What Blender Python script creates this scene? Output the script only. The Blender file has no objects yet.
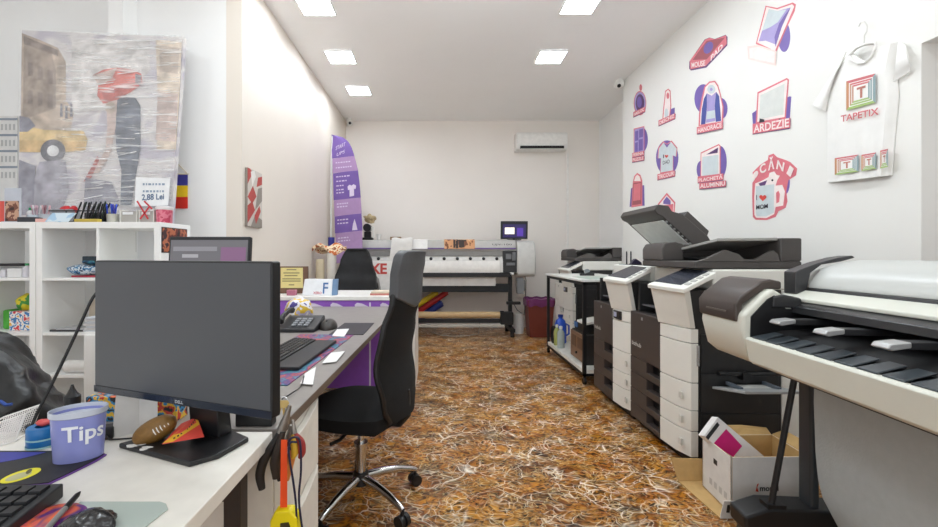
import bpy, bmesh, math, random
from mathutils import Vector, Matrix, noise as mnoise
random.seed(7)
C = bpy.context.scene.collection
R = math.radians
F, CX, CY, H = 417.0, 438.0, 255.0, 1.18      # focal length in px, vanishing point, eye height
def P(px, py, Y): return Vector(((px-CX)*Y/F, Y, H+(CY-py)*Y/F))
def PF(px, py, z): 
    Y = (H-z)*F/(py-CY); return Vector(((px-CX)*Y/F, Y, z))
XW = 2.33
def W(px, py, d=0.0):
    Y = (XW-d)*F/(px-CX); return Vector((XW-d, Y, H+(CY-py)*Y/F))
def RP(px, py, p0, n):
    r = Vector(((px-CX)/F, 1, (CY-py)/F)); o = Vector((0, 0, H)); return o+r*((Vector(p0)-o).dot(n)/r.dot(n))
# ---------------------------------------------------------------- materials
_mc = {}
def lin(h):
    h = h.lstrip('#'); o = []
    for i in (0, 2, 4):
        c = int(h[i:i+2], 16)/255
        o.append(c/12.92 if c <= .04045 else ((c+.055)/1.055)**2.4)
    return o+[1.0]
def M(hexc, rough=.5, metal=0.0, var=.05, scale=18.0, bump=0.0, bscale=60.0, spec=.5, coat=0.0):
    key = (hexc, rough, metal, var, scale, bump, bscale, spec, coat)
    if key in _mc: return _mc[key]
    m = bpy.data.materials.new('m_'+hexc.strip('#')); m.use_nodes = True
    nt = m.node_tree; b = nt.nodes['Principled BSDF']
    b.inputs['Roughness'].default_value = rough; b.inputs['Metallic'].default_value = metal
    b.inputs['Specular IOR Level'].default_value = spec; b.inputs['Coat Weight'].default_value = coat
    tc = nt.nodes.new('ShaderNodeTexCoord')
    n = nt.nodes.new('ShaderNodeTexNoise'); n.inputs['Scale'].default_value = scale; n.inputs['Detail'].default_value = 4
    nt.links.new(tc.outputs['Object'], n.inputs['Vector'])
    r = nt.nodes.new('ShaderNodeValToRGB'); c = lin(hexc)
    r.color_ramp.elements[0].position = .3; r.color_ramp.elements[1].position = .7
    r.color_ramp.elements[0].color = [x*(1-var) for x in c[:3]]+[1]
    r.color_ramp.elements[1].color = [min(1, x*(1+var)) for x in c[:3]]+[1]
    nt.links.new(n.outputs['Fac'], r.inputs['Fac']); nt.links.new(r.outputs['Color'], b.inputs['Base Color'])
    if bump:
        n2 = nt.nodes.new('ShaderNodeTexNoise'); n2.inputs['Scale'].default_value = bscale; n2.inputs['Detail'].default_value = 3
        nt.links.new(tc.outputs['Object'], n2.inputs['Vector'])
        bp = nt.nodes.new('ShaderNodeBump'); bp.inputs['Strength'].default_value = bump; bp.inputs['Distance'].default_value = .01
        nt.links.new(n2.outputs['Fac'], bp.inputs['Height']); nt.links.new(bp.outputs['Normal'], b.inputs['Normal'])
    _mc[key] = m; return m
def M_emit(hexc, s):
    m = bpy.data.materials.new('m_emit'); m.use_nodes = True; b = m.node_tree.nodes['Principled BSDF']
    b.inputs['Base Color'].default_value = lin(hexc); b.inputs['Emission Color'].default_value = lin(hexc); b.inputs['Emission Strength'].default_value = s
    return m
def M_clear(hexc, mix=.75, rough=.1, bump=0, bscale=(20, 20, 20)):
    """thin clear film: part see-through, part glossy"""
    m = bpy.data.materials.new('m_clear'); m.use_nodes = True; nt = m.node_tree; b = nt.nodes['Principled BSDF']
    b.inputs['Base Color'].default_value = lin(hexc); b.inputs['Roughness'].default_value = rough
    t = nt.nodes.new('ShaderNodeBsdfTransparent'); x = nt.nodes.new('ShaderNodeMixShader'); x.inputs[0].default_value = mix
    nt.links.new(b.outputs[0], x.inputs[1]); nt.links.new(t.outputs[0], x.inputs[2])
    nt.links.new(x.outputs[0], nt.nodes['Material Output'].inputs['Surface'])
    if bump:
        tc = nt.nodes.new('ShaderNodeTexCoord'); mp = nt.nodes.new('ShaderNodeMapping'); mp.inputs['Scale'].default_value = bscale
        mp.inputs['Rotation'].default_value = (0, .25, 0)
        n = nt.nodes.new('ShaderNodeTexNoise'); n.inputs['Scale'].default_value = 1; n.inputs['Detail'].default_value = 4
        bp = nt.nodes.new('ShaderNodeBump'); bp.inputs['Strength'].default_value = bump; bp.inputs['Distance'].default_value = .02
        nt.links.new(tc.outputs['Object'], mp.inputs['Vector']); nt.links.new(mp.outputs[0], n.inputs['Vector'])
        nt.links.new(n.outputs['Fac'], bp.inputs['Height']); nt.links.new(bp.outputs['Normal'], b.inputs['Normal'])
    return m
def M_cells(cols, scale=8.0, rough=.5, stretch=(1, 1, 1), warp=.0):
    """printed picture: patches of colour"""
    m = bpy.data.materials.new('m_print'); m.use_nodes = True; nt = m.node_tree; b = nt.nodes['Principled BSDF']
    b.inputs['Roughness'].default_value = rough
    tc = nt.nodes.new('ShaderNodeTexCoord'); mp = nt.nodes.new('ShaderNodeMapping'); mp.inputs['Scale'].default_value = stretch
    n = nt.nodes.new('ShaderNodeTexNoise'); n.inputs['Scale'].default_value = scale; n.inputs['Detail'].default_value = 2; n.inputs['Distortion'].default_value = warp
    r = nt.nodes.new('ShaderNodeValToRGB'); r.color_ramp.interpolation = 'CONSTANT' if warp == 0 else 'LINEAR'
    k = len(cols)
    while len(r.color_ramp.elements) < k: r.color_ramp.elements.new(.5)
    for i, e in enumerate(r.color_ramp.elements): e.position = .28+.44*i/max(1, k-1); 
    for i, c in enumerate(cols): r.color_ramp.elements[i].color = lin(c)
    nt.links.new(tc.outputs['Object'], mp.inputs['Vector']); nt.links.new(mp.outputs[0], n.inputs['Vector'])
    nt.links.new(n.outputs['Fac'], r.inputs['Fac']); nt.links.new(r.outputs['Color'], b.inputs['Base Color'])
    return m
# ---------------------------------------------------------------- text outlines
_tc = {}
def text_geo(s, bold=.012):
    if (s, bold) in _tc: return _tc[(s, bold)]
    cu = bpy.data.curves.new('lettering', 'FONT'); cu.body = s; cu.size = 1; cu.offset = bold; cu.resolution_u = 3
    ob = bpy.data.objects.new('lettering', cu); C.objects.link(ob)
    bpy.context.view_layer.update()
    me = bpy.data.meshes.new_from_object(ob.evaluated_get(bpy.context.evaluated_depsgraph_get()))
    vs = [v.co.copy() for v in me.vertices]; fs = [tuple(p.vertices) for p in me.polygons]
    bpy.data.objects.remove(ob); bpy.data.curves.remove(cu); bpy.data.meshes.remove(me)
    x0 = min(v.x for v in vs); x1 = max(v.x for v in vs); y0 = min(v.y for v in vs); y1 = max(v.y for v in vs)
    g = ([((v.x-x0)/(x1-x0), (v.y-y0)/(y1-y0)) for v in vs], fs, (x1-x0)/(y1-y0))
    _tc[(s, bold)] = g; return g
# ---------------------------------------------------------------- mesh builder
ROOT = {}
class MB:
    def __init__(s): s.v = []; s.f = []; s.m = []
    def add(s, vs, fs, m=0):
        k = len(s.v); s.v += [Vector(v) for v in vs]
        for f in fs: s.f.append(tuple(i+k for i in f)); s.m.append(m)
        return s
    def box(s, x0, x1, y0, y1, z0, z1, m=0):
        vs = [(x, y, z) for z in (z0, z1) for y in (y0, y1) for x in (x0, x1)]
        return s.add(vs, [(0, 2, 3, 1), (4, 5, 7, 6), (0, 1, 5, 4), (2, 6, 7, 3), (0, 4, 6, 2), (1, 3, 7, 5)], m)
    def obox(s, c, size, rot=(0, 0, 0), m=0):
        from mathutils import Euler
        e = Euler(rot).to_matrix(); hx, hy, hz = [a/2 for a in size]
        vs = [Vector(c)+e@Vector((x, y, z)) for z in (-hz, hz) for y in (-hy, hy) for x in (-hx, hx)]
        return s.add(vs, [(0, 2, 3, 1), (4, 5, 7, 6), (0, 1, 5, 4), (2, 6, 7, 3), (0, 4, 6, 2), (1, 3, 7, 5)], m)
    def tube(s, pts, r, n=10, m=0, closed=False):
        pts = [Vector(p) for p in pts]; rs = r if isinstance(r, (list, tuple)) else [r]*len(pts)
        k = len(pts); vs = []; a = None
        for i, p in enumerate(pts):
            t = (pts[min(i+1, k-1)]-pts[max(i-1, 0)])
            if t.length < 1e-9: t = Vector((0, 0, 1))
            t.normalize()
            if a is None: a = t.orthogonal()
            a = a-t*a.dot(t)
            if a.length < 1e-4: a = t.orthogonal()
            a.normalize(); b = t.cross(a).normalized()
            for j in range(n):
                q = 2*math.pi*j/n; vs.append(p+rs[i]*(a*math.cos(q)+b*math.sin(q)))
        fs = [(i*n+j, i*n+(j+1) % n, (i+1)*n+(j+1) % n, (i+1)*n+j) for i in range(k-1) for j in range(n)]
        fs += [tuple(range(n))[::-1], tuple((k-1)*n+j for j in range(n))]
        return s.add(vs, fs, m)
    def cyl(s, p0, p1, r, r1=None, n=16, m=0): return s.tube([p0, p1], [r, r if r1 is None else r1], n, m)
    def lathe(s, prof, c=(0, 0, 0), n=24, m=0, sx=1, sy=1, cap=True, rot=None):
        vs = []; k = len(prof)
        for r, z in prof:
            for j in range(n):
                q = 2*math.pi*j/n; v = Vector((r*sx*math.cos(q), r*sy*math.sin(q), z))
                vs.append(Vector(c)+(rot@v if rot else v))
        fs = [(i*n+j, i*n+(j+1) % n, (i+1)*n+(j+1) % n, (i+1)*n+j) for i in range(k-1) for j in range(n)]
        if cap: fs += [tuple(range(n))[::-1], tuple((k-1)*n+j for j in range(n))]
        return s.add(vs, fs, m)
    def prism(s, poly, axis, a, b, m=0):
        def mk(u, v, w): return {'x': (w, u, v), 'y': (u, w, v), 'z': (u, v, w)}[axis]
        k = len(poly); vs = [mk(u, v, a) for u, v in poly]+[mk(u, v, b) for u, v in poly]
        fs = [tuple(range(k))[::-1], tuple(range(k, 2*k))]+[(i, (i+1) % k, k+(i+1) % k, k+i) for i in range(k)]
        return s.add(vs, fs, m)
    def poly(s, pts, m=0): return s.add(pts, [tuple(range(len(pts)))], m)
    def slab(s, pts, d, m=0):
        k = len(pts); d = Vector(d); vs = [Vector(p) for p in pts]+[Vector(p)+d for p in pts]
        return s.add(vs, [tuple(range(k))[::-1], tuple(range(k, 2*k))]+[(i, (i+1) % k, k+(i+1) % k, k+i) for i in range(k)], m)
    def ell(s, c, rad, nu=20, nv=12, m=0, rot=None, fn=None):
        vs = []; c = Vector(c)
        for i in range(nv+1):
            a = math.pi*i/nv
            for j in range(nu):
                q = 2*math.pi*j/nu; v = Vector((rad[0]*math.sin(a)*math.cos(q), rad[1]*math.sin(a)*math.sin(q), rad[2]*math.cos(a)))
                if rot: v = rot@v
                v = c+v
                vs.append(fn(v) if fn else v)
        fs = [(i*nu+j, (i+1)*nu+j, (i+1)*nu+(j+1) % nu, i*nu+(j+1) % nu) for i in range(nv) for j in range(nu)]
        return s.add(vs, fs, m)
    def shell(s, fn, nu, nv, th, m=0):
        """sheet fn(u,v) u,v in 0..1, thickened by vector th (or fn of u,v)"""
        a = [Vector(fn(i/nu, j/nv)) for j in range(nv+1) for i in range(nu+1)]
        b = [p+Vector(th(i/nu, j/nv) if callable(th) else th) for p, (i, j) in zip(a, [(i, j) for j in range(nv+1) for i in range(nu+1)])]
        n = len(a); w = nu+1; fs = []
        for j in range(nv):
            for i in range(nu):
                q = (j*w+i, j*w+i+1, (j+1)*w+i+1, (j+1)*w+i); fs += [q, tuple(n+x for x in q[::-1])]
        bd = [i for i in range(w)]+[j*w+nu for j in range(1, nv+1)]+[nv*w+i for i in range(nu-1, -1, -1)]+[j*w for j in range(nv-1, 0, -1)]
        for i in range(len(bd)): p, q = bd[i], bd[(i+1) % len(bd)]; fs.append((q, p, n+p, n+q))
        return s.add(a+b, fs, m)
    def sheet(s, fn, nu, nv, m=0):
        a = [Vector(fn(i/nu, j/nv)) for j in range(nv+1) for i in range(nu+1)]; w = nu+1
        return s.add(a, [(j*w+i, j*w+i+1, (j+1)*w+i+1, (j+1)*w+i) for j in range(nv) for i in range(nu)], m)
    def text(s, t, o, U, V, m=0, bold=.012):
        g, fs, asp = text_geo(t, bold); o = Vector(o); U = Vector(U); V = Vector(V)
        return s.add([o+U*u+V*v for u, v in g], fs, m)
    def textf(s, t, fn, m=0, bold=.012):
        g, fs, asp = text_geo(t, bold); return s.add([fn(u, v) for u, v in g], fs, m)
    # stickers on the right wall, from photo pixels to the wall plane
    def wp(s, pts, layer, m=0): return s.poly([W(x, y, .0008*(layer+1)) for x, y in pts], m)
    def we(s, cx, cy, rx, ry, layer, m=0, rot=0, n=28):
        return s.wp([(cx+rx*math.cos(q)*math.cos(rot)-ry*math.sin(q)*math.sin(rot), cy+rx*math.cos(q)*math.sin(rot)+ry*math.sin(q)*math.cos(rot)) for q in [2*math.pi*i/n for i in range(n)]], layer, m)
    def wt(s, t, x0, y0, x1, y1, h, layer, m=0, bold=.012):
        d = .0008*(layer+1); o = W(x0, y0, d); return s.text(t, o, W(x1, y1, d)-o, W(x0, y0-h, d)-o, m, bold)
    def build(s, name, mats, parent=None, bevel=0, smooth=True, local=False, angle=40, seg=2, label=None, cat=None, group=None, kind=None, loc=None, subsurf=0):
        if not isinstance(mats, (list, tuple)): mats = [mats]
        me = bpy.data.meshes.new(name)
        off = Vector((0, 0, 0)); o = bpy.data.objects.new(name, me); C.objects.link(o)
        if parent is not None:
            o.parent = parent; r = parent
            while r.parent: r = r.parent
            if not local: off = ROOT.get(r.name, Vector((0, 0, 0)))
        elif kind != 'structure':
            if loc is None:
                xs = [v.x for v in s.v]; ys = [v.y for v in s.v]; zs = [v.z for v in s.v]
                loc = ((min(xs)+max(xs))/2, (min(ys)+max(ys))/2, min(zs))
            off = Vector(loc); o.location = off; ROOT[o.name] = off
        me.from_pydata([v-off for v in s.v], [], s.f)
        for m in mats: me.materials.append(m)
        me.polygons.foreach_set('material_index', s.m); me.update()
        bm = bmesh.new(); bm.from_mesh(me); bmesh.ops.recalc_face_normals(bm, faces=bm.faces); bm.to_mesh(me); bm.free()
        if smooth:
            me.shade_smooth()
            if not bevel: me.set_sharp_from_angle(angle=R(angle))
        if bevel:
            b = o.modifiers.new('Bevel', 'BEVEL'); b.width = bevel; b.segments = seg; b.limit_method = 'ANGLE'; b.angle_limit = R(angle); b.harden_normals = smooth
        if subsurf:
            b = o.modifiers.new('Sub', 'SUBSURF'); b.levels = b.render_levels = subsurf
        if label: o['label'] = label
        if cat: o['category'] = cat
        if group: o['group'] = group
        if kind: o['kind'] = kind
        return o
def spl(pts, n=5):
    p = [Vector(q) for q in pts]; p = [p[0]*2-p[1]]+p+[p[-1]*2-p[-2]]; o = []
    for i in range(1, len(p)-2):
        for k in range(n):
            t = k/n; o.append(.5*((2*p[i])+(p[i+1]-p[i-1])*t+(2*p[i-1]-5*p[i]+4*p[i+1]-p[i+2])*t*t+(3*p[i]-p[i-1]-3*p[i+1]+p[i+2])*t**3))
    return o+[p[-2]]
def spr(r, n=5): return [r[i]+(r[i+1]-r[i])*k/n for i in range(len(r)-1) for k in range(n)]+[r[-1]]
def thing(name, label, cat, loc=(0, 0, 0), rz=0, group=None):
    o = bpy.data.objects.new(name, None); C.objects.link(o); o.empty_display_size = .05
    o.location = loc; o.rotation_euler = (0, 0, rz); o['label'] = label; o['category'] = cat
    if group: o['group'] = group
    ROOT[o.name] = Vector(loc); return o
def dup(root, loc=None, rz=None, label=None, group=None, rot=None):
    r = root.copy(); C.objects.link(r)
    if loc is not None: r.location = loc
    if rz is not None: r.rotation_euler = (0, 0, rz)
    if rot is not None: r.rotation_euler = rot
    if label: r['label'] = label
    if group: r['group'] = group
    for ch in list(root.children):
        c = ch.copy(); C.objects.link(c); c.parent = r
        for g in list(ch.children):
            d = g.copy(); C.objects.link(d); d.parent = c
    ROOT[r.name] = Vector(r.location); return r
def struct(name, mb, mat, bevel=0): return mb.build(name, mat, bevel=bevel, kind='structure', smooth=False)
BLACK = M('#141416', .45); CHAR = M('#2b2b2d', .5); DARK = M('#1c1c1e', .4); WHITE = M('#ecebe6', .45); CHROME = M('#c9c9c9', .15, 1.0, .02)
# ================================================================ SETTING
def wallmat(hexc, rough=.42):
    return M(hexc, rough, 0, .015, 1.5, .04, 25, spec=.4)
WALL = wallmat('#f4f4f3'); WALLW = wallmat('#e8dfd4', .5); CEIL = M('#fbfaf9', .85, 0, .02, 1.2, .08, 12)
def floor_material():
    m = bpy.data.materials.new('marble_floor'); m.use_nodes = True; nt = m.node_tree; N = nt.nodes; L = nt.links; b = N['Principled BSDF']
    tc = N.new('ShaderNodeTexCoord')
    def noise(scale, detail=3, vec=None, dist=0):
        n = N.new('ShaderNodeTexNoise'); n.inputs['Scale'].default_value = scale; n.inputs['Detail'].default_value = detail; n.inputs['Distortion'].default_value = dist
        L.new(vec or tc.outputs['Object'], n.inputs['Vector']); return n
    def vmath(op, a, bb):
        v = N.new('ShaderNodeVectorMath'); v.operation = op; L.new(a, v.inputs[0])
        if isinstance(bb, tuple): v.inputs[1].default_value = bb
        else: L.new(bb, v.inputs[1])
        return v.outputs[0]
    def ramp(fac, els, interp='LINEAR'):
        r = N.new('ShaderNodeValToRGB'); r.color_ramp.interpolation = interp
        while len(r.color_ramp.elements) < len(els): r.color_ramp.elements.new(.5)
        for i, (p, c) in enumerate(els): r.color_ramp.elements[i].position = p
        for i, (p, c) in enumerate(els): r.color_ramp.elements[i].color = lin(c)
        L.new(fac, r.inputs['Fac']); return r.outputs['Color']
    def mix(fac, a, c, mode='MIX'):
        x = N.new('ShaderNodeMix'); x.data_type = 'RGBA'; x.blend_type = mode
        if isinstance(fac, float): x.inputs[0].default_value = fac
        else: L.new(fac, x.inputs[0])
        L.new(a, x.inputs[6])
        if isinstance(c, str): x.inputs[7].default_value = lin(c)
        else: L.new(c, x.inputs[7])
        return x.outputs[2]
    wn = noise(5.0, 3); w1 = vmath('SUBTRACT', wn.outputs['Color'], (.5, .5, .5)); w2 = vmath('MULTIPLY', w1, (.16, .16, 0))
    wv = vmath('ADD', tc.outputs['Object'], w2)
    mp = N.new('ShaderNodeMapping'); mp.inputs['Rotation'].default_value = (0, 0, .55); mp.inputs['Scale'].default_value = (1.0, 1.55, 1); L.new(wv, mp.inputs['Vector'])
    vec = mp.outputs[0]
    v1 = N.new('ShaderNodeTexVoronoi'); v1.inputs['Scale'].default_value = 8.5; L.new(vec, v1.inputs['Vector'])
    sepc = N.new('ShaderNodeSeparateColor'); L.new(v1.outputs['Color'], sepc.inputs[0])
    base = ramp(sepc.outputs[0], [(.0, '#38200a'), (.2, '#84480c'), (.4, '#b97212'), (.6, '#964c0c'), (.8, '#cf9228'), (1, '#5f421a')])
    n1 = noise(13, 6, vec, .25); base2 = ramp(n1.outputs['Fac'], [(.32, '#2c1807'), (.43, '#98520a'), (.53, '#d48e20'), (.62, '#a4580e'), (.72, '#573310')])
    col = mix(.5, base, base2)
    n2 = noise(2.2, 3, vec); dk = ramp(n2.outputs['Fac'], [(.45, '#ffffff'), (.66, '#8a7a66')]); col = mix(.7, col, dk, 'MULTIPLY')
    n6 = noise(4.5, 5, vec, .5); gr = ramp(n6.outputs['Fac'], [(.58, '#000000'), (.70, '#707070')]); col = mix(gr, col, '#a39478')
    n5 = noise(38, 5, vec, .6); sp = ramp(n5.outputs['Fac'], [(.36, '#2e2014'), (.52, '#ffffff')]); col = mix(.9, col, sp, 'MULTIPLY')
    n7 = noise(26, 4, vec, .3); lt = ramp(n7.outputs['Fac'], [(.60, '#000000'), (.74, '#b0b0b0')]); col = mix(lt, col, '#e0b862')
    def veins(scale, th, colr, amt, mask_scale, lo=.46):
        v = N.new('ShaderNodeTexVoronoi'); v.feature = 'DISTANCE_TO_EDGE'; v.inputs['Scale'].default_value = scale; L.new(vec, v.inputs['Vector'])
        f = ramp(v.outputs['Distance'], [(0, '#ffffff'), (th*.4, '#909090'), (th, '#000000')])
        mk = noise(mask_scale, 3); f2 = ramp(mk.outputs['Fac'], [(lo, '#000000'), (lo+.16, amt)])
        x = N.new('ShaderNodeMix'); x.data_type = 'RGBA'; x.blend_type = 'MULTIPLY'; x.inputs[0].default_value = 1
        L.new(f, x.inputs[6]); L.new(f2, x.inputs[7]); return x.outputs[2], colr
    for a in ((5.0, .04, '#f4ecdc', '#ffffff', 3.5, .47), (10.0, .045, '#f2e8d4', '#ffffff', 5.0, .45), (17.0, .075, '#efe2c8', '#f0f0f0', 7.0, .44), (30.0, .11, '#e0c890', '#d0d0d0', 9.0, .42), (4.1, .02, '#1d1109', '#e0e0e0', 3.3, .42), (7.3, .04, '#2a180b', '#e0e0e0', 5.3, .45)):
        f, c = veins(*a); col = mix(f, col, c)
    L.new(col, b.inputs['Base Color']); b.inputs['Roughness'].default_value = .33; b.inputs['Specular IOR Level'].default_value = .4
    return m
YB = 6.8; ZC = 3.37; XL = -1.5
fl = struct('floor', MB().box(-3.5, 3.1, -2.7, 7.0, -.1, 0), floor_material())
struct('ceiling', MB().box(-3.5, 3.1, -2.7, 7.0, ZC, ZC+.1), CEIL)
struct('wall_back', MB().box(XL-.1, 2.8, YB, YB+.15, 0, ZC), wallmat('#f2ece5', .5))
struct('wall_left', MB().box(XL-.12, XL, 3.19, YB, 0, ZC), WALLW)
struct('wall_alcove', MB().box(-3.5, XL-.12, 3.19, 3.32, 0, ZC), WALL)
struct('wall_left_front', MB().box(-3.5, -3.38, -2.6, 3.19, 0, ZC), WALL)
struct('wall_right', MB().box(XW, 2.63, 2.01, 5.25, 0, ZC).box(XW, 2.63, 1.05, 2.01, 2.2, ZC).box(XW, 2.63, -2.6, 1.05, 0, ZC), wallmat('#efeeea'))
struct('wall_right_rear', MB().box(2.63, 2.75, 5.1, YB, 0, ZC), WALL)
struct('trim_1', MB().box(-2.41, -2.30, 3.045, 3.19, 0, ZC), WALL)
d = struct('door_1', MB().box(2.60, 2.66, 1.05, 2.01, 0, 2.2), M('#d8d4d2', .5), .004)
MB().cyl((2.57, 1.15, 1.0), (2.60, 1.15, 1.0), .012).cyl((2.57, 1.14, 1.0), (2.57, 1.26, 1.0), .009).build('door_handle', CHROME, d)
w = MB(); w.box(-3.5, 2.63, -2.62, -2.5, 0, .25).box(-3.5, 2.63, -2.62, -2.5, 2.9, ZC).box(-3.5, -3.0, -2.62, -2.5, .25, 2.9).box(2.1, 2.63, -2.62, -2.5, .25, 2.9)
struct('wall_front', w, WALL)
w = MB()
for x in (-3.0, -1.33, .34, 2.04): w.box(x, x+.06, -2.6, -2.52, .25, 2.9)
w.box(-3, 2.1, -2.6, -2.52, .25, .31).box(-3, 2.1, -2.6, -2.52, 2.84, 2.9)
wf = struct('window_1', w, M('#77777a', .4))
MB().box(-2.94, 2.04, -2.57, -2.56, .31, 2.84).build('window_pane', M_clear('#ffffff', .93, .02), wf)
# ---- ceiling lights
LAMP = M_emit('#edf6ff', 26.0)
def ceiling_light(x, y, label):
    t = thing('ceiling_light', label, 'ceiling light', (x, y, ZC-.02), 0, 'square ceiling lights')
    f = MB(); a, b2 = .15, .138
    for q in ((-a, a, -a, -b2), (-a, a, b2, a), (-a, -b2, -b2, b2), (b2, a, -b2, b2)): f.box(q[0], q[1], q[2], q[3], 0, .019)
    f.build('frame', M('#f4f4f2', .4), t, .002, local=True)
    MB().box(-b2, b2, -b2, b2, .006, .012).build('diffuser', LAMP, t, local=True)
for x, y, l in ((-1.07, 3.64, 'square ceiling light nearest the viewer in the row along the left wall'), (-1.07, 4.59, 'middle square ceiling light of the three along the left wall'),
                (-1.05, 5.53, 'farthest square ceiling light along the left wall, near the back corner'), (1.24, 3.62, 'square ceiling light cut by the photo top on the right side'),
                (1.24, 4.59, 'square ceiling light in front of the air conditioner on the right side')): ceiling_light(x, y, l)
for x, y, z, en in ((-.9, -1.2, 2.45, 7), (.9, -1.2, 2.45, 7), (.3, 2.3, 2.62, 20)):  # bare point lights added out of view to brighten ceiling and walls
    l = bpy.data.lights.new('fill_light', 'POINT'); l.shadow_soft_size = .12; l.energy = en; l.color = (.87, .955, 1)
    o = bpy.data.objects.new('fill_light', l); o.location = (x, y, z); C.objects.link(o)
for i, (x, y) in enumerate(((-1.07, 2.7), (1.24, 2.7), (-1.07, 1.5), (1.24, 1.5), (-1.07, .2), (1.24, .2), (-2.6, 1.6))):  # unseen ceiling lights added to light the foreground
    l = bpy.data.lights.new('lamp', 'AREA'); l.shape = 'SQUARE'; l.size = .28; l.energy = 5; l.color = (.87, .955, 1)
    o = bpy.data.objects.new('lamp', l); o.location = (x, y, ZC-.03); C.objects.link(o)
# ---- security cameras
def seccam(base, look, label):
    base = Vector(base); t = thing('security_camera', label, 'security camera', base, 0)
    MB().cyl(base, base+Vector((0, 0, -.03)), .04, n=20).build('mount', WHITE, t, .003)
    d = (Vector(look)-base).normalized(); c = base+Vector((0, 0, -.06))
    MB().ell(c, (.06, .06, .06)).build('housing', WHITE, t)
    MB().cyl(c+d*.03, c+d*.05, .022, n=18).cyl(c+d*.05, c+d*.066, .022, n=18).build('lens', BLACK, t)
seccam((-1.42, 6.70, ZC), (-.3, 3, 1.5), 'small white security camera at the back left ceiling corner')
seccam((2.26, 5.20, ZC), (1.2, 3, 1.5), 'small white security camera above the wall stickers')
# ---- air conditioner
t = thing('air_conditioner', 'white wall mounted air conditioner on the back wall', 'air conditioner', (1.645, YB, 2.84))
x0, x1 = 1.24, 2.05; y = YB
MB().prism([(y, 2.85), (y, 3.125), (y-.19, 3.125), (y-.215, 3.095), (y-.215, 2.91), (y-.19, 2.86), (y-.14, 2.845)], 'x', x0, x1).build('body', M('#efeeea', .4), t, .012)
MB().box(x0+.06, x1-.06, y-.222, y-.12, 2.865, 2.905).build('air_slot', BLACK, t)
MB().obox((1.645, y-.212, 2.86), (.67, .07, .008), (.35, 0, 0)).build('flap', M('#e6e5e1', .4), t, .002)
MB().box(x0+.02, x1-.02, y-.219, y-.214, 2.93, 3.085).build('front_panel', M('#f3f2ee', .35), t, .003)
struct('trim_2', MB().box(2.095, 2.125, YB-.02, YB, 0, 2.84), M('#eeebe6', .5), .004)
# ================================================================ WALL STICKERS (printed vinyl stuck flat on the right wall)
PUR = M('#7560ad', .4); LIL = M('#aa9dd2', .4); COR = M('#df7783', .4); PALE = M('#f3dcd6', .4); ICE = M('#cfd9dc', .4); PLUM = M('#5c3b70', .4); BRICK = M('#a8525c', .4); INK = M('#33303a', .4); RED = M('#d8453c', .4); NAVY = M('#4a55a0', .4); PINKW = M('#f6e9e6', .4)
SM = [PUR, LIL, COR, PALE, ICE, PLUM, BRICK, INK, RED, NAVY, PINKW, M('#dddfdb', .4)]; pur, lil, cor, pale, ice, plum, brick, ink, red, navy, pinkw = range(11)
G1 = 'printed product stickers on the right wall'
def sticker(mb, label): return mb.build('wall_sticker', SM, smooth=False, label=label, cat='sticker', group=G1)
def A(*pts): return [(620+x/4.053, y/4.053) for x, y in pts]       # sticker outlines measured in two enlargements
def B(*pts): return [(620+x/4.389, 110+y/4.389) for x, y in pts]
def rib(s, f, x0, y0, x1, y1, h, lay, txt, pad=5, mc=cor, mt=pinkw, sh=True):
    if sh: s.wp(f((x0-pad, y0+pad+3), (x1+pad, y1+pad+3), (x1+pad+2, y1-h-pad+3), (x0-pad+2, y0-h-pad+3)), lay, plum)
    s.wp(f((x0-pad, y0+pad), (x1+pad, y1+pad), (x1+pad, y1-h-pad), (x0-pad, y0-h-pad)), lay+1, mc)
    p = f((x0, y0), (x1, y1), (x0, y0-h)); s.wt(txt, p[0][0], p[0][1], p[1][0], p[1][1], p[0][1]-p[2][1], lay+2, mt, .02)
# mouse pad
s = MB(); s.wp(A((281, 250), (343, 160), (362, 152), (384, 158), (428, 141), (436, 150), (435, 184), (350, 274), (288, 286), (280, 278)), 0, plum)
s.wp(A((283, 246), (346, 160), (362, 153), (384, 159), (430, 143), (433, 178), (347, 267), (285, 281)), 1, cor)
s.wp(A((294, 243), (351, 166), (425, 152), (352, 240)), 2, brick); p = A((358, 193)); s.we(p[0][0], p[0][1], 4.2, 6.5, 3, pur, .5)
for x, y, x1, y1, tx in ((290, 275, 345, 266, 'MOUSE'), (368, 247, 416, 196, 'PAD')):
    p = A((x, y), (x1, y1)); s.wt(tx, p[0][0], p[0][1], p[1][0], p[1][1], 5.2, 4, pinkw, .02)
sticker(s, 'red and purple slanted mouse pad sticker, high on the wall')
# pillow
s = MB(); p = A((665, 148)); s.we(p[0][0], p[0][1], 6.2, 15.5, 0, pur)
s.wp(A((590, 23), (637, 32), (700, 10), (713, 18), (708, 45), (668, 130), (632, 215), (550, 178)), 1, cor)
s.wp(A((594, 28), (637, 38), (698, 17), (706, 26), (662, 130), (628, 206), (556, 172)), 2, pinkw)
s.wp(A((603, 37), (640, 44), (692, 30), (658, 105), (630, 180), (590, 165), (562, 168)), 3, lil)
s.wp(A((603, 37), (640, 44), (675, 38), (640, 90), (610, 110), (575, 125)), 4, ice)
s.wp(A((692, 30), (655, 110), (630, 190), (626, 150), (645, 95), (668, 60)), 4, pur)
s.wp(A((516, 188), (560, 182), (634, 206), (632, 266), (520, 240)), 5, pale); s.wp(A((524, 196), (560, 190), (627, 211), (625, 256), (526, 234)), 6, pinkw)
sticker(s, 'lilac pillow sticker with blank pale label, highest on the wall')
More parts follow.
